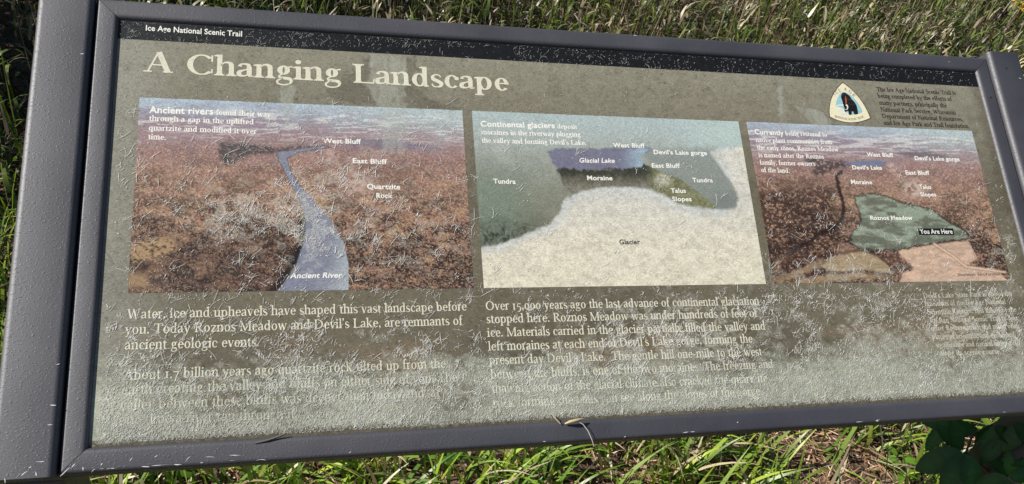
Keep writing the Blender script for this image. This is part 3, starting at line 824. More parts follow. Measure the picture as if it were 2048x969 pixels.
class Ink:
    """collects the lettering of one block into one mesh lying on the panel"""
    def __init__(s, h=0.0008): s.v = []; s.f = []; s.c = []; s.n = 0; s.h = h
    def add(s, P, faces, org, ex, ey, col, layer=0, wear=None):
        P = np.asarray(P, float)
        X = org[0] + P[:, 0] * ex[0] + P[:, 1] * ey[0]; Y = org[1] + P[:, 0] * ex[1] + P[:, 1] * ey[1]
        s.v.append(W(X, Y, s.h + layer * 0.00002)); u, v = face2px(X, Y)
        c = np.tile(col, (len(P), 1))
        f = fuzz(u, v)
        nz = fbm(u / 13, v / 9, 3, 401); nz2 = fbm(u / 5, v / 5, 3, 402)
        c = c + (lin(216, 217, 194) - c) * (f * (c[:, 1] > .2))[:, None]
        fade = f * (0.04 + 0.62 * sstep(.48, .66, nz)) + sstep(.62, .8, nz2) * .2
        if wear: fade = np.maximum(fade, wear * (0.5 + nz2))
        fade = np.clip(fade, 0, .93)
        bgc = paint_panel(u, v) if np.any(fade > .02) else c
        s.c.append(c + (bgc - c) * fade[:, None])
        s.f += [tuple(i + s.n for i in q) for q in faces]; s.n += len(P)
    def strips(s, st, org, ex, ey, col, wear=None):
        for k, q in enumerate(st):
            P = [p for ab in q for p in ab]
            s.add(P, [(2 * i, 2 * i + 2, 2 * i + 3, 2 * i + 1) for i in range(len(q) - 1)], org, ex, ey, col, k % 7, wear)
    def frame(s, a, b, width, em):
        A = np.array(px2face(*a)); B = np.array(px2face(*b))
        d = B - A; Ln = np.linalg.norm(d); ux = d / Ln
        # the printed lines are level on the panel
        return A, ux * (Ln / width), np.array([ux[1], -ux[0]]) * em
    def serif(s, txt, a, b, em, col=CREAM, G=None, wear=None):
        st, wd = serif_line(txt, G or SERIF)
        A, ex, ey = s.frame(a, b, wd, em); s.strips(st, A, ex, ey, col, wear)
    def sans(s, txt, a, b, em, col=WHITE, bold=0.022, shear=0.0, wear=None):
        v, f = sans_mesh(txt, bold, shear)
        wd = v[:, 0].max(); A, ex, ey = s.frame(a, b, wd, em); s.add(v, f, A, ex, ey, col, 0, wear)
    def build(s, name, parent=None):
        return mesh_obj(name, np.concatenate(s.v), s.f, M_INK, parent or panel, cols=np.concatenate(s.c))

def map_label(txt, a, b, em=0.038, col=WHITE, bold=0.024, shear=0.0):
    q = Ink(); q.sans(txt, a, b, em, col, bold, shear); q.build('map_label')
k = Ink(); k.sans('Ice Age National Scenic Trail', (290.5, 61.3), (484, 73.5), 0.045, bold=0.018); k.build('header_text')
k = Ink(); k.serif('A Changing Landscape', (285, 143.5), (1019, 182.5), 0.172, CREAM, SERIF_B); k.build('title')

k = Ink()
k.sans('Ancient rivers', (299, 226.3), (426.6, 229.6), 0.052, bold=0.026)
k.serif('found their way', (431.8, 230), (542, 234.6), 0.0435, WHITE, SERIF_S)
k.serif('through a gap in the uplifted', (297.9, 242), (507.8, 249.4), 0.0435, WHITE, SERIF_S)
k.serif('quartzite and modified it over', (297, 261.2), (513.5, 268.2), 0.0435, WHITE, SERIF_S)
k.serif('time.', (296, 279), (332, 280.4), 0.0435, WHITE, SERIF_S)
k.build('caption')
map_label('West Bluff', (646.5, 286.5), (722, 288.3)); map_label('East Bluff', (704.7, 326.4), (774, 328.7))
map_label('Quartzite', (734, 378), (800.5, 379)); map_label('Rock', (752, 396), (785, 396.6))
map_label('Ancient River', (580, 556.9), (685, 555.6), 0.038, bold=0.022, shear=0.22)

k = Ink()
k.sans('Continental glaciers', (961.2, 253.2), (1109.8, 257), 0.047, bold=0.028)
k.serif('deposit', (1114.6, 257.6), (1154.7, 258.8), 0.0425, WHITE, SERIF_S)
k.serif('moraines in the riverway plugging', (962.5, 269.2), (1162, 274.2), 0.0435, WHITE, SERIF_S)
k.serif("the valley and forming Devil's Lake.", (963.7, 285.8), (1173, 291.0), 0.0435, WHITE, SERIF_S)
k.build('caption')
for t, a, b in (('West Bluff', (1227, 294.8), (1290, 296.2)), ("Devil's Lake gorge", (1307, 308.6), (1414.4, 310.6)), ('East Bluff', (1303.3, 335.5), (1359.7, 336.4)),
                ('Moraine', (1174, 360.6), (1225.3, 361)), ('Tundra', (987, 367.2), (1031.4, 368.2)), ('Tundra', (1385.4, 364.9), (1425.9, 365.2)),
                ('Talus', (1342.3, 386), (1372, 386.2)), ('Slopes', (1344.9, 402.8), (1383.5, 402.9))):
    map_label(t, a, b)
map_label('Glacial Lake', (1158, 325.4), (1229.7, 326), 0.038, bold=0.022, shear=0.18)
map_label('Glacier', (1238.7, 489), (1280.3, 489), 0.039, BLACK, bold=0.022)

k = Ink()
k.sans('Currently', (1509.6, 268.8), (1567.8, 271.2), 0.047, bold=0.028)
k.serif('being restored to', (1571, 271.4), (1654.8, 273.9), 0.0435, WHITE, SERIF_S)
k.serif('native plant communities from', (1511.8, 284.7), (1664.9, 289.0), 0.0435, WHITE, SERIF_S)
k.serif('the early 1800s, Roznos Meadow', (1514.3, 299.6), (1677.5, 303.6), 0.0435, WHITE, SERIF_S)
k.serif('is named after the Roznos', (1517.5, 314.9), (1648.3, 318.0), 0.0435, WHITE, SERIF_S)
k.serif('family, former owners', (1520, 329.8), (1631, 332.4), 0.0435, WHITE, SERIF_S)
k.serif('of the land.', (1522.6, 344.7), (1580, 346.2), 0.0435, WHITE, SERIF_S)
k.build('caption')
for t, a, b in (('West Bluff', (1734.6, 313.2), (1787, 314.6)), ("Devil's Lake gorge", (1829.6, 320.5), (1919.5, 322.6)), ("Devil's Lake", (1704.6, 339.2), (1764.6, 340)),
                ('East Bluff', (1811.2, 349.3), (1859.2, 350.2)), ('Moraine', (1702, 368.3), (1744.7, 369)), ('Talus', (1839.3, 378), (1862.8, 378.3)),
                ('Slopes', (1841.2, 393.2), (1872.9, 393.4)), ('Roznos Meadow', (1740.4, 440.2), (1825.6, 440))):
    map_label(t, a, b)
k = Ink()
A = [px2face(*p) for p in ((1835.6, 457.4), (1906, 457.2), (1908.4, 470.4), (1838, 470.6))]
k.v.append(W([p[0] for p in A], [p[1] for p in A], 0.0007)); k.c.append(np.tile(lin(24, 24, 22), (4, 1))); k.f.append((k.n, k.n + 3, k.n + 2, k.n + 1)); k.n += 4
k.h = 0.0009
k.sans('You Are Here', (1841, 468), (1905.5, 467.8), 0.042, bold=0.018)
k.build('here_marker')
k = Ink()
k.sans('Illustration: Bert Karaman', (1915, 552.6), (2000, 551), 0.026, lin(90, 70, 56), bold=0.012)
k.build('picture_credit')

k = Ink()
for t, a, b in (('The Ice Age National Scenic Trail is', (1753.8, 183), (1912, 190.4)), ('being completed by the efforts of', (1755.7, 196), (1904, 202.6)),
                ('many partners, principally the', (1759, 209.8), (1894.3, 215.6)), ('National Park Service, Wisconsin', (1761.8, 223.4), (1912.3, 229.8)),
                ('Department of National Resources,', (1764.5, 236.4), (1926.5, 243.2)), ('and Ice Age Park and Trail foundation.', (1767.8, 250.0), (1939.4, 257.0))):
    k.serif(t, a, b, 0.044, BLACK, SERIF_S)
k.build('credit_text')

k = Ink()
B = 0.069
for t, a, b in (('Water, ice and upheavels have shaped this vast landscape before', (253, 638.3), (934, 621.4)),
                ("you. Today Roznos Meadow and Devil's Lake, are remnants of", (249.7, 668.9), (925.4, 650)),
                ('ancient geologic events.', (248.8, 699.8), (519, 693.0))):
    k.serif(t, a, b, B)
for t, a, b, wr in (('About 1.7 billion years ago quartzite rock tilted up from the', (246, 760.5), (892, 736), .15),
                ('earth creating the valley and bluffs on either side of you. The', (243, 789.9), (915.3, 763.4), .35),
                ('valley between these bluffs was deeper than today and, at', (240, 821.2), (880.6, 793.8), .45),
                ('one time a river ran through it.', (238, 850), (596, 837), .6)):
    k.serif(t, a, b, B, wear=wr)
k.build('paragraph')
k = Ink()
B = 0.0695
for t, a, b, wr in (('Over 15,000 years ago the last advance of continental glaciation', (971, 620.8), (1519.6, 610), 0),
                ('stopped here. Roznos Meadow was under hundreds of feet of', (972.8, 647), (1515.5, 634.4), 0),
                ('ice. Materials carried in the glacier partially filled the valley and', (974.7, 674.4), (1531.6, 659.9), 0),
                ("left moraines at each end of Devil's Lake gorge, forming the", (976.8, 702), (1506, 685.4), 0),
                ("present day Devil's Lake.  The gentle hill one-mile to the west", (978.7, 729.6), (1524.8, 711.4), .1),
                ('between the bluffs, is one of the two moraines. The freezing and', (981.4, 758.3), (1547.6, 736.3), .2),
                ('thawing action of the glacial climate also cracked the quartzite', (983.5, 786.6), (1536, 764.6), .25),
                ('rock forming the talus you see along the slopes of the gorge.', (986.2, 816), (1526, 790.5), .3)):
    k.serif(t, a, b, B, wear=wr)
k.build('paragraph')
k = Ink()
for t, a, b in (("Devil's Lake State Park is one of the", (1847.2, 597.4), (2024.6, 591.7)), ('nine units of the Ice Age National', (1850.5, 613.2), (2012, 608.3)),
                ('Scientific Reserve. It is linked by the', (1856, 629.6), (2033.8, 624.4)), ('Ice Age National Scenic Trail to four', (1860, 646), (2036, 641)),
                ('other Reserve units, and many other', (1862.6, 662), (2041, 656.6)), ('places of scientific and ecological', (1865, 679), (2030, 674.6)),
                ('significance and natural interest', (1872, 695.5), (2024, 691.6)), ('along its scenic course.', (1880, 711.6), (2003, 708.0))):
    k.serif(t, a, b, 0.046, G=SERIF_S, wear=.40)
k.build('paragraph')

# the trail emblem: rounded triangle with a mammoth walking over ice
def smooth_poly(pts, n=6):
    P = np.array(pts, float); k_ = len(P); out = []
    for i in range(k_):
        a, b, c, d = P[i - 1], P[i], P[(i + 1) % k_], P[(i + 2) % k_]
        for j in range(n):
            u = j / n
            out.append(.5 * (2 * b + (c - a) * u + (2 * a - 5 * b + 4 * c - d) * u * u + (3 * b - a - 3 * c + d) * u ** 3))
    return np.array(out)

def arc_side(p, q, bulge, n=10):
    p, q = np.array(p, float), np.array(q, float)
    m = (q - p); nrm = np.array([m[1], -m[0]]) / np.linalg.norm(m)
    return [p + m * t + nrm * bulge * 4 * t * (1 - t) for t in np.linspace(0, 1, n, endpoint=False)]

def emblem():
    k = Ink(0.0007)
    z2p = lambda x, y: (1630 + x / 6.206, 150 + y / 6.206)
    def fill(px, col, layer):
        X, Y = px2face(px[:, 0], px[:, 1])
        from mathutils.geometry import tessellate_polygon
        tri = tessellate_polygon([[Vector((x, -y, 0)) for x, y in zip(X, Y)]])
        P = np.stack([X, -Y], -1)
        F = []
        for t in tri:
            a, b, c = (P[i] for i in t)
            F.append(tuple(t) if (b[0] - a[0]) * (c[1] - a[1]) - (b[1] - a[1]) * (c[0] - a[0]) > 0 else tuple(t)[::-1])
        k.add(np.stack([X, Y], -1), F, (0, 0), (1, 0), (0, 1), col, layer)
    Ap, Rb, Lb = (1685, 164.4), (1741.8, 237.3), (1658.6, 234.4)
    def tri(s_):
        c = np.array([1694, 216.0]); P = []
        P += arc_side(Ap, Rb, 7.5); P += arc_side(Rb, Lb, 10.5); P += arc_side(Lb, Ap, 10)
        return c + (np.array(P) - c) * s_
    fill(tri(1.0), lin(24, 24, 24), 0); fill(tri(.965), lin(216, 208, 176), 2)
    teal = smooth_poly([z2p(*p) for p in ((340, 215), (290, 270), (262, 340), (262, 410), (300, 440), (340, 470), (330, 492), (420, 498), (520, 492), (585, 462), (560, 395), (500, 310), (420, 240))], 4)
    fill(teal, lin(140, 182, 190), 4)
    ice = smooth_poly([z2p(*p) for p in ((262, 405), (330, 412), (400, 470), (420, 500), (330, 494), (300, 450))], 3)
    fill(ice, lin(206, 208, 190), 6)
    mam = smooth_poly([z2p(*p) for p in ((328, 240), (350, 222), (378, 226), (398, 240), (428, 262), (458, 306), (492, 342), (516, 386), (530, 450), (530, 488), (488, 490), (472, 458), (456, 460),
                                         (452, 494), (420, 496), (414, 456), (392, 452), (388, 468), (366, 450), (366, 420), (352, 384), (338, 330), (322, 280))], 4)
    fill(mam, lin(22, 22, 22), 8)
    org = smooth_poly([z2p(*p) for p in ((374, 266), (386, 284), (392, 330), (389, 366), (381, 370), (375, 330))], 4)
    fill(org, lin(168, 84, 54), 10)
    G = SERIF
    tusk = G.K([z2p(*p) for p in ((384, 372), (402, 392), (400, 424), (376, 434))], [3.2, 2.6, 2.2, 1.0]) + G.K([z2p(*p) for p in ((352, 378), (300, 376), (268, 396), (282, 424), (336, 418))], [2.4, 2.0, 1.8, 1.6, 1.0])
    for st in tusk:
        P = np.array([p for ab in st for p in ab]); X, Y = px2face(P[:, 0], P[:, 1])
        k.add(np.stack([X, Y], -1), [(2 * i, 2 * i + 1, 2 * i + 3, 2 * i + 2) for i in range(len(st) - 1)], (0, 0), (1, 0), (0, 1), lin(222, 216, 196), 13)
    k.h += 18 * 0.00002
    def letters(txt, pts, em):
        P = smooth_poly([z2p(*p) for p in pts] + [z2p(*pts[-1])], 8)[:8 * (len(pts) - 1) + 1]
        X, Y = px2face(P[:, 0], P[:, 1]); Q = np.stack([X, Y], -1)
        L_ = np.concatenate([[0], np.cumsum(np.linalg.norm(np.diff(Q, axis=0), axis=1))])
        adv = [G.get(c)[1] for c in txt]; tot = sum(adv); x = 0
        for c, a in zip(txt, adv):
            m = (x + a / 2) / tot * L_[-1]
            p = np.array([np.interp(m, L_, Q[:, 0]), np.interp(m, L_, Q[:, 1])]); p2 = np.array([np.interp(m + .004, L_, Q[:, 0]), np.interp(m + .004, L_, Q[:, 1])])
            d = (p2 - p); d = d / (np.linalg.norm(d) + 1e-9)
            ex = d * em; ey = np.array([d[1], -d[0]]) * em
            k.strips(G.get(c)[0], p - ex * a / 2, ex, ey, lin(50, 46, 40)); x += a
    letters('ICE AGE', [(262, 262), (292, 226), (342, 192), (394, 204), (440, 236), (486, 284)], 0.031)
    letters('NATIONAL SCENIC TRAIL', [(258, 522), (340, 552), (430, 565), (520, 558), (612, 528)], 0.021)
    k.build('trail_emblem')
emblem()

# ------------------------------------------------------------------ bared glass fibres standing up from the sheet
def fibres():
    segs = 4
    groups = []
    def scatter(n, u0, u1, v0, v1, dens=None):
        u = rng.uniform(u0, u1, n); v = rng.uniform(v0, v1, n)
        if dens is not None:
            p = dens(u, v); kp = rng.uniform(0, 1, n) < p; u, v = u[kp], v[kp]
        return u, v
    def gauss(u, v, cx, cy, sx_, sy_): return np.exp(-((u - cx) / sx_) ** 2 - ((v - cy) / sy_) ** 2)
    # header band
    u, v = scatter(9000, 238, 1960, 36, 175, lambda u, v: (px2face(u, v)[1] < YB + .01) * (px2face(u, v)[1] > FI['t']) * (.35 + .65 * sstep(.35, .6, fbm(u / 40, v / 20, 2, 91))) * (1 - .6 * sstep(800, 1700, u)))
    groups.append((u, v, (.005, .034), (.0006, .0012), .48))
    # clumps over the pictures
    def d1(u, v):
        cl = sstep(.48, .62, fbm(u / 24, v / 16, 3, 93))
        d = (1.0 * gauss(u, v, 500, 430, 110, 48) + .8 * gauss(u, v, 620, 450, 50, 80) + .5 * gauss(u, v, 690, 350, 100, 60) + .45 * gauss(u, v, 800, 470, 130, 70) + .07) * (.05 + 1.3 * cl)
        d = d + .4 * gauss(u, v, 1700, 545, 170, 35) * (.2 + cl) + .45 * gauss(u, v, 2005, 490, 30, 60) * (.2 + cl) + .07 * (v > 250)
        d = d * np.where((u > 962) & (u < 1535) & (v < 575), .28, 1) * np.where((u > 1550) & (v < 420), .35, 1)
        X, Y = px2face(u, v)
        return d * (X < FI['r'] - .02) * (X > FI['l'] + .03)
    u, v = scatter(15000, 235, 2030, 200, 600, d1)
    groups.append((u, v, (.005, .085), (.0008, .0017), .80))
    # around and under the lower texts
    def d2(u, v):
        X, Y = px2face(u, v)
        cl = sstep(.46, .64, fbm(X * 6, Y * 8, 4, 95))
        band = sstep(1.02, 1.3, Y + .16 * sstep(2.6, 3.4, X) + .05 * sstep(4.2, 4.6, X))
        f = .10 * (Y > 1) + .95 * band * cl * (.45 + .55 * sstep(1.4, 2.6, X)) * np.where(Y > 1.5, .3, 1)
        return f * (Y < FI['b'] - .02) * (X < FI['r'] - .02) * (X > FI['l'] + .04)
    u, v = scatter(22000, 190, 2060, 575, 900, d2)
    groups.append((u, v, (.005, .065), (.0007, .0016), .80))
    # the short pile of the bared zone
    def d3(u, v):
        X, Y = px2face(u, v)
        return fuzz(u, v) * (Y < FI['b'] - .01) * (X < FI['r'] - .01) * (X > FI['l'] + .03)
    u, v = scatter(46000, 180, 2080, 640, 915, d3)
    groups.append((u, v, (.008, .028), (.0006, .0011), .62))
    # sparse hairs everywhere
    u, v = scatter(5000, 215, 2060, 80, 620, lambda u, v: .55 * (px2face(u, v)[0] < FI['r'] - .02) * (px2face(u, v)[0] > FI['l'] + .03) * np.where((u > 962) & (u < 1535) & (v > 230) & (v < 575), .35, 1))
    groups.append((u, v, (.006, .030), (.0006, .0014), .60))
    def bursts(u, v, k0, k1, spread):
        k = rng.integers(k0, k1, len(u)); U = np.repeat(u, k); V = np.repeat(v, k)
        return U + rng.normal(0, spread, len(U)), V + rng.normal(0, spread * .75, len(U))
    for i_, spec in ((1, (1, 7, 5.0)), (2, (1, 6, 4.0))):
        u, v, a_, b_, c_ = groups[i_]
        kp = rng.uniform(0, 1, len(u)) < (.33 if i_ == 1 else .46)
        u, v = bursts(u[kp], v[kp], *spec)
        X, Y = px2face(u, v); ok = (X > FI['l'] + .03) & (X < FI['r'] - .02) & (Y < FI['b'] - .02)
        groups[i_] = (u[ok], v[ok], a_, b_, c_)
    # lettering of the captions and titles has stayed fairly clean
    def clean(u, v):
        bx = ((285, 1025, 95, 190), (290, 548, 212, 284), (955, 1180, 240, 295), (1505, 1682, 258, 350), (285, 490, 50, 78), (1750, 1942, 172, 260), (1655, 1745, 160, 250))
        m = np.zeros(len(u), bool)
        for a_, b_, c_, d_ in bx: m |= (u > a_) & (u < b_) & (v > c_) & (v < d_)
        return m & (rng.uniform(0, 1, len(u)) < .82)
    for q in (1, 2):                                      # flakes: specks among the splinters
        u, v, a_, b_, c_ = groups[q]; kf = rng.integers(0, len(u), int(len(u) * .7))
        kf = kf if q == 1 else kf[: len(kf) // 2]; groups.append((u[kf] + rng.normal(0, 6, len(kf)), v[kf] + rng.normal(0, 5, len(kf)), (.003, .010), (.0012, .0026), .72))
    groups = [(g[0][~c], g[1][~c], *g[2:]) for g in groups for c in [clean(g[0], g[1])]]
    allV, allF, allC = [], [], []
    n0 = 0
    for u, v, lr, wr, alb in groups:
        n = len(u); X, Y = px2face(u, v)
        Ln = rng.uniform(0, 1, n) ** 3.0 * (lr[1] - lr[0]) + lr[0]
        a = np.where(rng.uniform(0, 1, n) < .6, rng.normal(R_(52), R_(22), n), rng.uniform(0, np.pi, n)); bend = rng.normal(0, .35, n) * rng.choice([.3, 1, 2.2], n)
        wd = rng.uniform(wr[0], wr[1], n) * np.where(Ln < lr[0] + .25 * (lr[1] - lr[0]), 1.5, 1.0)
        lift = rng.uniform(.15, .6, n) * np.minimum(Ln * .18, .0045)
        t = np.linspace(0, 1, segs + 1)
        ang = a[:, None] + bend[:, None] * (t[None] - .5)
        st = Ln[:, None] / segs
        px_ = X[:, None] + np.cumsum(np.cos(ang) * st, 1) - Ln[:, None] / 2 * np.cos(a)[:, None]
        py_ = Y[:, None] - np.cumsum(np.sin(ang) * st, 1) + Ln[:, None] / 2 * np.sin(a)[:, None]
        hh = 0.0018 + lift[:, None] * (np.sin(np.pi * t)[None] * .6 + t[None] * rng.uniform(0, 1, n)[:, None])
        tap = wd[:, None] * (1 - .5 * np.abs(2 * t - 1)[None] ** 2) / 2
        nx, ny = np.sin(ang), np.cos(ang)
        py_ = np.clip(py_, FI['t'] + .01, FI['b'] - .014); px_ = np.clip(px_, FI['l'] + .01, FI['r'] - .008)
        Lf = W(px_ + nx * tap, py_ + ny * tap, hh); Rt = W(px_ - nx * tap, py_ - ny * tap, hh); Tp = W(px_, py_, hh + tap * .9)
        V = np.stack([Lf, Tp, Rt], 2).reshape(n, -1, 3)         # (n, (segs+1)*3, 3)
        b = np.arange(n)[:, None] * (3 * (segs + 1)) + n0
        F = []
        for k in range(segs):
            q = 3 * k
            F.append(np.stack([b[:, 0] + q, b[:, 0] + q + 1, b[:, 0] + q + 4, b[:, 0] + q + 3], -1))
            F.append(np.stack([b[:, 0] + q + 1, b[:, 0] + q + 2, b[:, 0] + q + 5, b[:, 0] + q + 4], -1))
        F = np.concatenate(F)
        tint = np.where(rng.uniform(0, 1, n)[:, None] < .75, np.array([[1, 1, .95]]), np.array([[1.0, .93, .78]]))
        c = alb * rng.uniform(.75, 1.1, n)[:, None] * tint
        allV.append(V.reshape(-1, 3)); allF.append(F); allC.append(np.repeat(c, 3 * (segs + 1), 0)); n0 += n * 3 * (segs + 1)
    o = mesh_obj('surface_fibres', np.concatenate(allV), np.concatenate(allF), M_FIBRE, panel, cols=np.clip(np.concatenate(allC), 0, .85))
    tag(o, kind='stuff')
fibres()

# ------------------------------------------------------------------ plants
def blades(base, h0, length, width, az, th0, curl, col, seg=6, tipcol=None, fold=0.0, taper=1.0):
    """ribbons: base (n,2), root height h0, initial lean th0 from vertical, curl added towards the tip"""
    n = len(length)
    t = np.linspace(0, 1, seg + 1)
    th = th0[:, None] + curl[:, None] * t[None] ** 1.4
    st = (length / seg)[:, None]
    dr = np.sin(th) * st; dz = np.cos(th) * st
    r = np.concatenate([np.zeros((n, 1)), np.cumsum(dr[:, :-1], 1)], 1); z = np.concatenate([np.zeros((n, 1)), np.cumsum(dz[:, :-1], 1)], 1)
    x = base[:, 0:1] + r * np.cos(az)[:, None]; y = base[:, 1:2] + r * np.sin(az)[:, None]; z = z + h0[:, None]
    wprof = np.clip(np.minimum(1, .55 + t * 2.2) * (1 - t ** 2.2 * taper), .04, 1)
    hw = width[:, None] / 2 * wprof[None]
    tw = az[:, None] + np.pi / 2 + (rng.normal(0, .5, n)[:, None]) * t[None]
    ox = np.cos(tw) * hw; oy = np.sin(tw) * hw
    A = np.stack([x - ox, y - oy, z], -1); B = np.stack([x + ox, y + oy, z + fold * hw], -1)
    V = np.stack([A, B], 2).reshape(-1, 3)
    b = np.arange(n) * 2 * (seg + 1)
    F = np.concatenate([np.stack([b + 2 * k, b + 2 * k + 1, b + 2 * k + 3, b + 2 * k + 2], -1) for k in range(seg)])
    c = np.repeat(col[:, None, :], seg + 1, 1)
    if tipcol is not None: c = c + (tipcol[:, None, :] - c) * (t[None, :, None] ** 2)
    c = np.repeat(c, 2, 1).reshape(-1, 3)
    return V, F, c

class Heap:
    def __init__(s): s.V, s.F, s.C, s.n = [], [], [], 0
    def add(s, t):
        V, F, c = t; s.V.append(V); s.F.append(F + s.n); s.C.append(c); s.n += len(V)
    def build(s, name, mat, **kw):
        o = mesh_obj(name, np.concatenate(s.V), np.concatenate(s.F), mat, cols=np.clip(np.concatenate(s.C), .002, .9), smooth=True)
        tag(o, **kw); return o

GREENS = np.array([[.085, .140, .018], [.125, .190, .025], [.055, .110, .020], [.165, .220, .038], [.095, .145, .040]])
TANS = np.array([[.42, .35, .21], [.34, .28, .16], [.52, .46, .32], [.26, .19, .11]])
def pick(P, n, var=.25):
    return P[rng.integers(0, len(P), n)] * rng.uniform(1 - var, 1 + var, n)[:, None]

GREENS_M = np.concatenate([GREENS * .45, GREENS * .6, GREENS * np.array([[1.15, 1.02, .8]])])
TANS_M = np.concatenate([TANS * .35, TANS * .6, TANS * .95])
def meadow():
    """tall grass gone to seed behind the sign"""
    H = Heap()
    def spots(n, y0=.55, clump=0.0):
        y = y0 + rng.uniform(0, 1, n) ** .9 * (4.2 - y0); x0 = -1.3 - .34 * y; x1 = 2.0 + 1.5 * y
        x = x0 + rng.uniform(0, 1, n) * (x1 - x0)
        if clump:
            k = fbm(x * 5, y * 5, 3, 77); keep = rng.uniform(0, 1, n) < sstep(.5 - clump, .5 + clump, k)
            x, y = x[keep], y[keep]
        return np.stack([x, y], -1)
    U = lambda a, b, n: rng.uniform(a, b, n)
    def dryness(b):
        # greener to the far right and by the path on the left, drier in the middle
        pat = fbm(b[:, 0] * 1.5, b[:, 1] * 1.5, 3, 71)
        return .20 + .34 * sstep(.42, .58, pat)
    # standing stems
    b = spots(6300, clump=.22); n = len(b); z = gz_at(b[:, 0], b[:, 1])
    dry = U(0, 1, n) < .3
    col = np.where(dry[:, None], pick(TANS_M, n), pick(GREENS_M, n))
    H.add(blades(b, z, U(.26, .54, n), U(.0022, .0042, n), U(0, 2 * np.pi, n), np.abs(rng.normal(0, .14, n)), rng.normal(.1, .2, n), col, 5, taper=.4))
    # leaves along the stems, curling over
    b = spots(62000, clump=.13); n = len(b); z = gz_at(b[:, 0], b[:, 1]) + U(0, 1, n) ** .7 * .38
    dry = U(0, 1, n) < dryness(b)
    col = np.where(dry[:, None], pick(TANS_M, n), pick(GREENS_M, n))
    H.add(blades(b, z, U(.03, .10, n), U(.005, .0105, n), U(0, 2 * np.pi, n), np.abs(rng.normal(.4, .35, n)),
                 np.abs(rng.normal(2.3, 1.0, n)), col, 6, tipcol=np.where(U(0, 1, n)[:, None] < .5, pick(TANS_M, n), col)))
    # long arching green blades
    b = spots(8600, .5, .2); n = len(b); z = gz_at(b[:, 0], b[:, 1]); col = pick(GREENS_M, n)
    H.add(blades(b, z, U(.22, .46, n), U(.004, .0085, n), U(0, 2 * np.pi, n), np.abs(rng.normal(.15, .12, n)), np.abs(rng.normal(.9, .6, n)), col, 7))
    # low undergrowth, its colour darkened to stand for deep shade between the stems
    n = 23000; b = spots(n); z = gz_at(b[:, 0], b[:, 1])
    H.add(blades(b, z, U(.06, .2, n), U(.005, .011, n), U(0, 2 * np.pi, n), U(.4, 1.4, n), U(0, .8, n), pick(np.array([[.05, .045, .022], [.035, .05, .015], [.07, .05, .03]]), n), 4))
    # seed heads
    b = spots(1350, .9); n = len(b); z = gz_at(b[:, 0], b[:, 1]); hs = U(.34, .58, n)
    col = pick(TANS_M, n)
    H.add(blades(b, z, hs, np.full(n, .0024), U(0, 2 * np.pi, n), np.abs(rng.normal(0, .08, n)), np.zeros(n), col, 3, taper=.3))
    m = 10
    bb = np.repeat(b, m, 0) + rng.normal(0, .009, (n * m, 2)); hz = np.repeat(z + hs, m) - U(0, .14, n * m)
    H.add(blades(bb, hz, U(.016, .036, n * m), U(.004, .0075, n * m), U(0, 2 * np.pi, n * m), U(.2, 1.3, n * m), U(-.2, .9, n * m), np.repeat(col, m, 0) * U(.8, 1.25, n * m)[:, None], 3))
    H.build('meadow_grass', M_LEAF, kind='stuff')
meadow()

def lawn():
    """short, open grass and dry litter under and in front of the sign"""
    H = Heap()
    U = lambda a, b, n: rng.uniform(a, b, n)
    def spots(n, y0=-.7, y1=.9, x0=-1.5, x1=3.6):
        return np.stack([U(x0, x1, n), U(y0, y1, n)], -1)
    # straw and dead leaf bits lying flat
    n = 58000; b = spots(n); z = gz_at(b[:, 0], b[:, 1]) + U(.001, .012, n)
    col = pick(TANS * np.array([[1.25, 1.0, .98]]), n, .4)
    H.add(blades(b, z, U(.012, .06, n), U(.0014, .0045, n), U(0, 2 * np.pi, n), rng.normal(1.5, .12, n), rng.normal(0, .3, n), col, 3))
    # green blades in tufts
    tb = spots(2000); cl = fbm(tb[:, 0] * 4, tb[:, 1] * 4, 3, 88); tb = tb[(cl > .45) | (U(0, 1, len(tb)) < .45)]
    m = 13; n = len(tb) * m
    b = np.repeat(tb, m, 0) + rng.normal(0, .022, (n, 2)); z = gz_at(b[:, 0], b[:, 1])
    col = pick(GREENS * np.array([[1.85, 1.7, 1.4]]), n)
    dry = U(0, 1, n) < .17; col[dry] = pick(TANS, dry.sum())
    H.add(blades(b, z, U(.06, .20, n), U(.004, .0105, n), U(0, 2 * np.pi, n), np.abs(rng.normal(.4, .3, n)), np.abs(rng.normal(.9, .5, n)), col, 7, fold=.25))
    H.build('short_grass', M_LEAF, kind='stuff')
lawn()

def leaf_shape(n=9, lobes=0.0, asp=.5):
    """outline half-widths of a leaf along its length"""
    t = np.linspace(0, 1, n); return t, asp * 2.05 * t ** .62 * (1 - t) ** .82 * (1 + lobes * (np.arange(n) % 2) * .25)

def leaf_mesh(base, direc, normal, L_, asp=.5, lobes=.0, cup=.18, droop=.25, n=10):
    """a leaf with midrib fold, in world metres"""
    base = np.asarray(base, float); d = np.asarray(direc, float); d /= np.linalg.norm(d)
    nm = np.asarray(normal, float); nm = nm - d * (nm @ d); nm /= np.linalg.norm(nm); s_ = np.cross(d, nm)
    t, hw = leaf_shape(n, lobes, asp)
    mid = base + (d * t[:, None] - nm * (droop * t[:, None] ** 2)) * L_
    A = mid - s_ * hw[:, None] * L_ * .5 * 1 + nm * (cup * hw[:, None]) * L_ * .5
    B = mid + s_ * hw[:, None] * L_ * .5 * 1 + nm * (cup * hw[:, None]) * L_ * .5
    V = np.stack([A, mid, B], 1).reshape(-1, 3)
    F = []
    for k in range(n - 1):
        q = 3 * k; F += [(q, q + 1, q + 4, q + 3), (q + 1, q + 2, q + 5, q + 4)]
    return V, np.array(F)

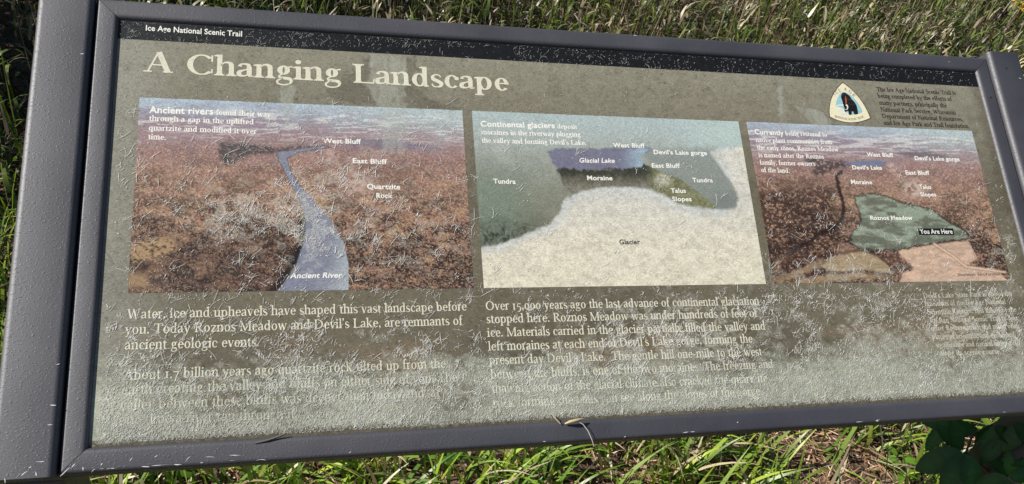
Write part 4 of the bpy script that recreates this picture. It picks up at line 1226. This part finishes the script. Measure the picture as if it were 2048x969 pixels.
def weeds():
    """broad-leaved seedlings scattered through the short grass"""
    H = Heap()
    for i in range(700):
        x, y = rng.uniform(-1.3, 3.4), rng.uniform(-.6, .8)
        z = float(gz_at(np.array([x]), np.array([y]))[0]); kk = rng.integers(3, 8); sc = rng.uniform(.018, .05); a0 = rng.uniform(0, 6.28)
        hh = rng.uniform(.01, .07); c = pick(GREENS, 1, .3)[0] * np.array([1.2, 1.45, 1.1])
        for j in range(kk):
            a = a0 + 6.28 * j / kk + rng.normal(0, .25); el = rng.uniform(-.1, .5)
            d = (math.cos(a) * math.cos(el), math.sin(a) * math.cos(el), math.sin(el))
            V, F = leaf_mesh((x + .2 * sc * math.cos(a), y + .2 * sc * math.sin(a), z + hh), d, (0, 0, 1), sc * rng.uniform(.7, 1.2), asp=rng.uniform(.45, .8), n=6)
            H.add((V, F, np.tile(c * rng.uniform(.8, 1.2), (len(V), 1))))
    H.build('ground_cover', M_BROAD, kind='stuff')
weeds()

# ------------------------------------------------------------------ creeper on the right-hand leg
def ray_point(u, v, dist):
    """a point the given number of metres out from the viewpoint, where the plant was measured to stand"""
    d = M3 @ (RC.T @ np.array([(u - 1024) / FPX, (v - 484.5) / FPX, 1.0]))
    return loc + d / np.linalg.norm(d) * dist

def tube(pts, r, n=6):
    P = np.array(pts, float); V = []; F = []
    for i, p in enumerate(P):
        d = P[min(i + 1, len(P) - 1)] - P[max(i - 1, 0)]; d /= np.linalg.norm(d)
        a = np.cross(d, [.3, .2, .93]); a /= np.linalg.norm(a); b = np.cross(d, a)
        rr = r[i] if hasattr(r, '__len__') else r
        for k in range(n):
            t = 2 * math.pi * k / n; V.append(p + rr * (a * math.cos(t) + b * math.sin(t)))
    for i in range(len(P) - 1):
        for k in range(n): F.append((i * n + k, i * n + (k + 1) % n, (i + 1) * n + (k + 1) % n, (i + 1) * n + k))
    return np.array(V), np.array(F)

def creeper():
    foot = np.array([1.12, -0.20, 0.0])
    rt = empty('creeper_vine', foot)
    tag(rt, 'dark green five-leaved creeper climbing the right leg under the sign', 'vine')
    M_STEM = mat_plain('vine_stem', (.12, .085, .045))
    node = ray_point(1932, 905, 1.30)
    n2 = ray_point(2012, 955, 1.30)
    n3 = ray_point(2060, 890, 1.32)
    V, F = tube([foot, foot + (0.01, -.02, .2), (node + foot) / 2 + (0.02, 0, .05), n2 + (0, .02, -.02), node, ray_point(1945, 870, 1.31), ray_point(1990, 846, 1.33)], [.004, .0035, .003, .0026, .002, .0016, .001])
    mesh_obj('stem', V, F, M_STEM, rt, smooth=True)
    view = loc - node; view /= np.linalg.norm(view)
    def leaf(a, b, dist, asp, col, tw=(0, 0, 0), droop=.15):
        p = ray_point(*a, dist); q = ray_point(*b, dist + .01)
        V, F = leaf_mesh(p, q - p, view + np.array(tw), np.linalg.norm(q - p), asp=asp, lobes=.32, cup=.25, droop=droop, n=15)
        c = np.tile(np.array(col), (len(V), 1)); c[1::3] *= 1.5; c *= rng.uniform(.8, 1.15, (len(V), 1))
        mesh_obj('leaf', V, F, M_BROAD, rt, cols=c, smooth=True)
    g = (.030, .088, .024); g2 = (.038, .108, .028)
    leaf((1925, 905), (1826, 940), 1.29, .62, g, (.2, 0, .5))
    leaf((1928, 908), (1884, 985), 1.28, .62, g, (0, -.2, .5))
    leaf((1934, 908), (1950, 1000), 1.28, .60, g2, (.3, 0, .4))
    leaf((1926, 900), (1872, 846), 1.31, .58, g, (0, .2, .3))
    leaf((1918, 904), (1906, 832), 1.30, .50, g2, (.2, .2, 0))
    leaf((2018, 958), (1944, 972), 1.27, .60, g, (.1, 0, .6))
    leaf((2016, 955), (1975, 900), 1.29, .55, g, (.0, .3, .5))
    leaf((2020, 955), (2040, 880), 1.28, .62, (.075, .19, .035), (.3, .2, .6))  # paler green painted in for sun on this leaf
    leaf((2020, 958), (2090, 940), 1.27, .60, g2, (.2, 0, .5))
    leaf((2016, 960), (2020, 1040), 1.26, .60, g, (.2, 0, .6))
    leaf((2060, 890), (2010, 930), 1.33, .55, g, (0, 0, .6))
    leaf((1960, 866), (1840, 838), 1.36, .42, g, (0, .3, .3))
    leaf((1985, 850), (1950, 900), 1.36, .55, g, (.3, .1, .3))
    leaf((2000, 880), (1960, 930), 1.285, .6, g, (.2, .1, .5)); leaf((2040, 860), (1985, 885), 1.29, .6, g, (.1, .1, .4)); leaf((2056, 930), (2000, 915), 1.28, .6, g2, (.1, .1, .6))  # leaves added over the leg, dark to stand for its shade
    leaf((1990, 852), (2040, 895), 1.27, .6, g, (.1, .1, .4)); leaf((2050, 850), (2000, 905), 1.265, .6, g, (-.1, .1, .4)); leaf((1985, 858), (1968, 912), 1.28, .6, g, (.2, 0, .2)); leaf((2030, 846), (2075, 900), 1.26, .6, g, (.1, .2, .3))  # more dark leaves put in to black out the shaded leg
    leaf((1890, 850), (1850, 905), 1.42, .5, g, (.2, .1, .3)); leaf((1960, 920), (1925, 960), 1.36, .6, g, (.1, .0, .5)); leaf((2060, 985), (2010, 985), 1.25, .6, g2, (.1, 0, .5))
creeper()

# ------------------------------------------------------------------ odd small things lying on the frame
def on_face(pts, name, r, mat, label, cat):
    P = [W(*px2face(u, v, h), h) for u, v, h in pts]
    base = P[0]
    V, F = tube(P, r)
    o = mesh_obj(name, V - base, F, mat, smooth=True); o.location = base
    tag(o, label, cat); return o
M_STRAW = mat_plain('dry_straw', (.42, .33, .19)); M_STRAW2 = mat_plain('grey_straw', (.10, .095, .08))
on_face([(510, 887, .021), (535, 881, .024), (556, 874, .023), (571, 868, .026)], 'dry_grass_stem', [.0007, .0010, .0011, .0009], M_STRAW2, 'short grey grass stem resting against the lower left frame rail', 'grass stem')
husk = empty('seed_husk', W(*px2face(1148, 844, .04), .04)); tag(husk, 'curled tan seed husk with a pale thread lying on the lower frame rail', 'husk')
V, F = tube([W(*px2face(u, v, h), h) for u, v, h in ((1130, 848, .030), (1140, 844, .045), (1153, 841, .05), (1166, 838, .045))], [.0008, .0015, .0016, .0006])
mesh_obj('husk', V, F, M_STRAW, husk, smooth=True)
V, F = tube([W(*px2face(u, v, h), h) for u, v, h in ((1155, 843, .045), (1166, 849, .045), (1176, 862, .04), (1184, 880, .04), (1188, 893, .02))], .00042)
mesh_obj('thread', V, F, mat_plain('pale_thread', (.5, .46, .38)), husk, smooth=True)
on_face([(1104, 828, .02), (1112, 839, .03), (1121, 848, .03)], 'straw_sliver', .0005, M_STRAW, 'thin reddish straw sliver beside the seed husk on the sign', 'straw')

# yellow flower at the far right of the meadow
def flower():
    p = ray_point(2040, 4, 4.1)
    base = np.array([p[0], p[1], 0.0])
    rt = empty('yellow_wildflower', base); tag(rt, 'yellow wildflower standing in the meadow grass behind the sign', 'flower')
    V, F = tube([base, base + (0.01, 0, p[2] * .5), p], [.003, .0025, .0015])
    mesh_obj('stem', V, F, mat_plain('flower_stem', (.06, .11, .03)), rt, smooth=True)
    H = Heap(); n = 60
    for i in range(n):
        c = p + rng.normal(0, 1, 3) * np.array([.022, .022, .028]); a = rng.uniform(0, 6.28)
        V, F = leaf_mesh(c, (math.cos(a), math.sin(a), rng.uniform(-.3, .8)), (0, 0, 1), .016, asp=.6, n=4)
        H.V.append(V); H.F.append(F + H.n); H.n += len(V); H.C.append(np.tile(np.array([.75, .50, .03]) * rng.uniform(.8, 1.1), (len(V), 1)))
    mesh_obj('blossom', np.concatenate(H.V), np.concatenate(H.F), M_BROAD, rt, cols=np.concatenate(H.C))
flower()

# ------------------------------------------------------------------ unseen bush, added only to shade the meadow's left side
def bush(x, y, h, rad, n):
    rt = empty('added_shade_bush', (x, y, 0)); tag(rt, 'unseen leafy bush added left of the sign to shade the meadow grass', 'bush')
    mb = mat_plain('bush_bark', (.13, .10, .07))
    V = []; F = []; k = 0
    for i in range(9):
        a = 6.28 * i / 9 + rng.normal(0, .2); r = rad * rng.uniform(.3, .75); zt = h * rng.uniform(.65, .95)
        v, f = tube([(x + .04 * math.cos(a), y + .04 * math.sin(a), -.05), (x + r * .4 * math.cos(a), y + r * .4 * math.sin(a), zt * .5), (x + r * math.cos(a), y + r * math.sin(a), zt)], [.022, .014, .005])
        V.append(v); F.append(f + k); k += len(v)
    mesh_obj('trunk', np.concatenate(V), np.concatenate(F), mb, rt, smooth=True)
    H = Heap(); nc = 70
    cl = rng.normal(0, 1, (nc, 3)); cl /= np.linalg.norm(cl, axis=1)[:, None]
    cl = cl * rng.uniform(.35, 1, nc)[:, None] ** .6 * np.array([rad, rad, h * .42]) + np.array([x, y, h * .56])
    p = np.repeat(cl, n // nc, 0) + rng.normal(0, .13, (n // nc * nc, 3)); m = len(p)
    p = p[p[:, 2] > .08]; m = len(p)
    H.add(blades(p[:, :2], p[:, 2], rng.uniform(.05, .09, m), rng.uniform(.025, .045, m), rng.uniform(0, 6.28, m), rng.uniform(.6, 2.0, m), rng.uniform(0, .6, m), pick(GREENS * .7, m), 3))
    mesh_obj('crown', np.concatenate(H.V), np.concatenate(H.F), M_BROAD, rt, cols=np.concatenate(H.C))
bush(-2.30, 2.2, 2.15, .95, 7000)
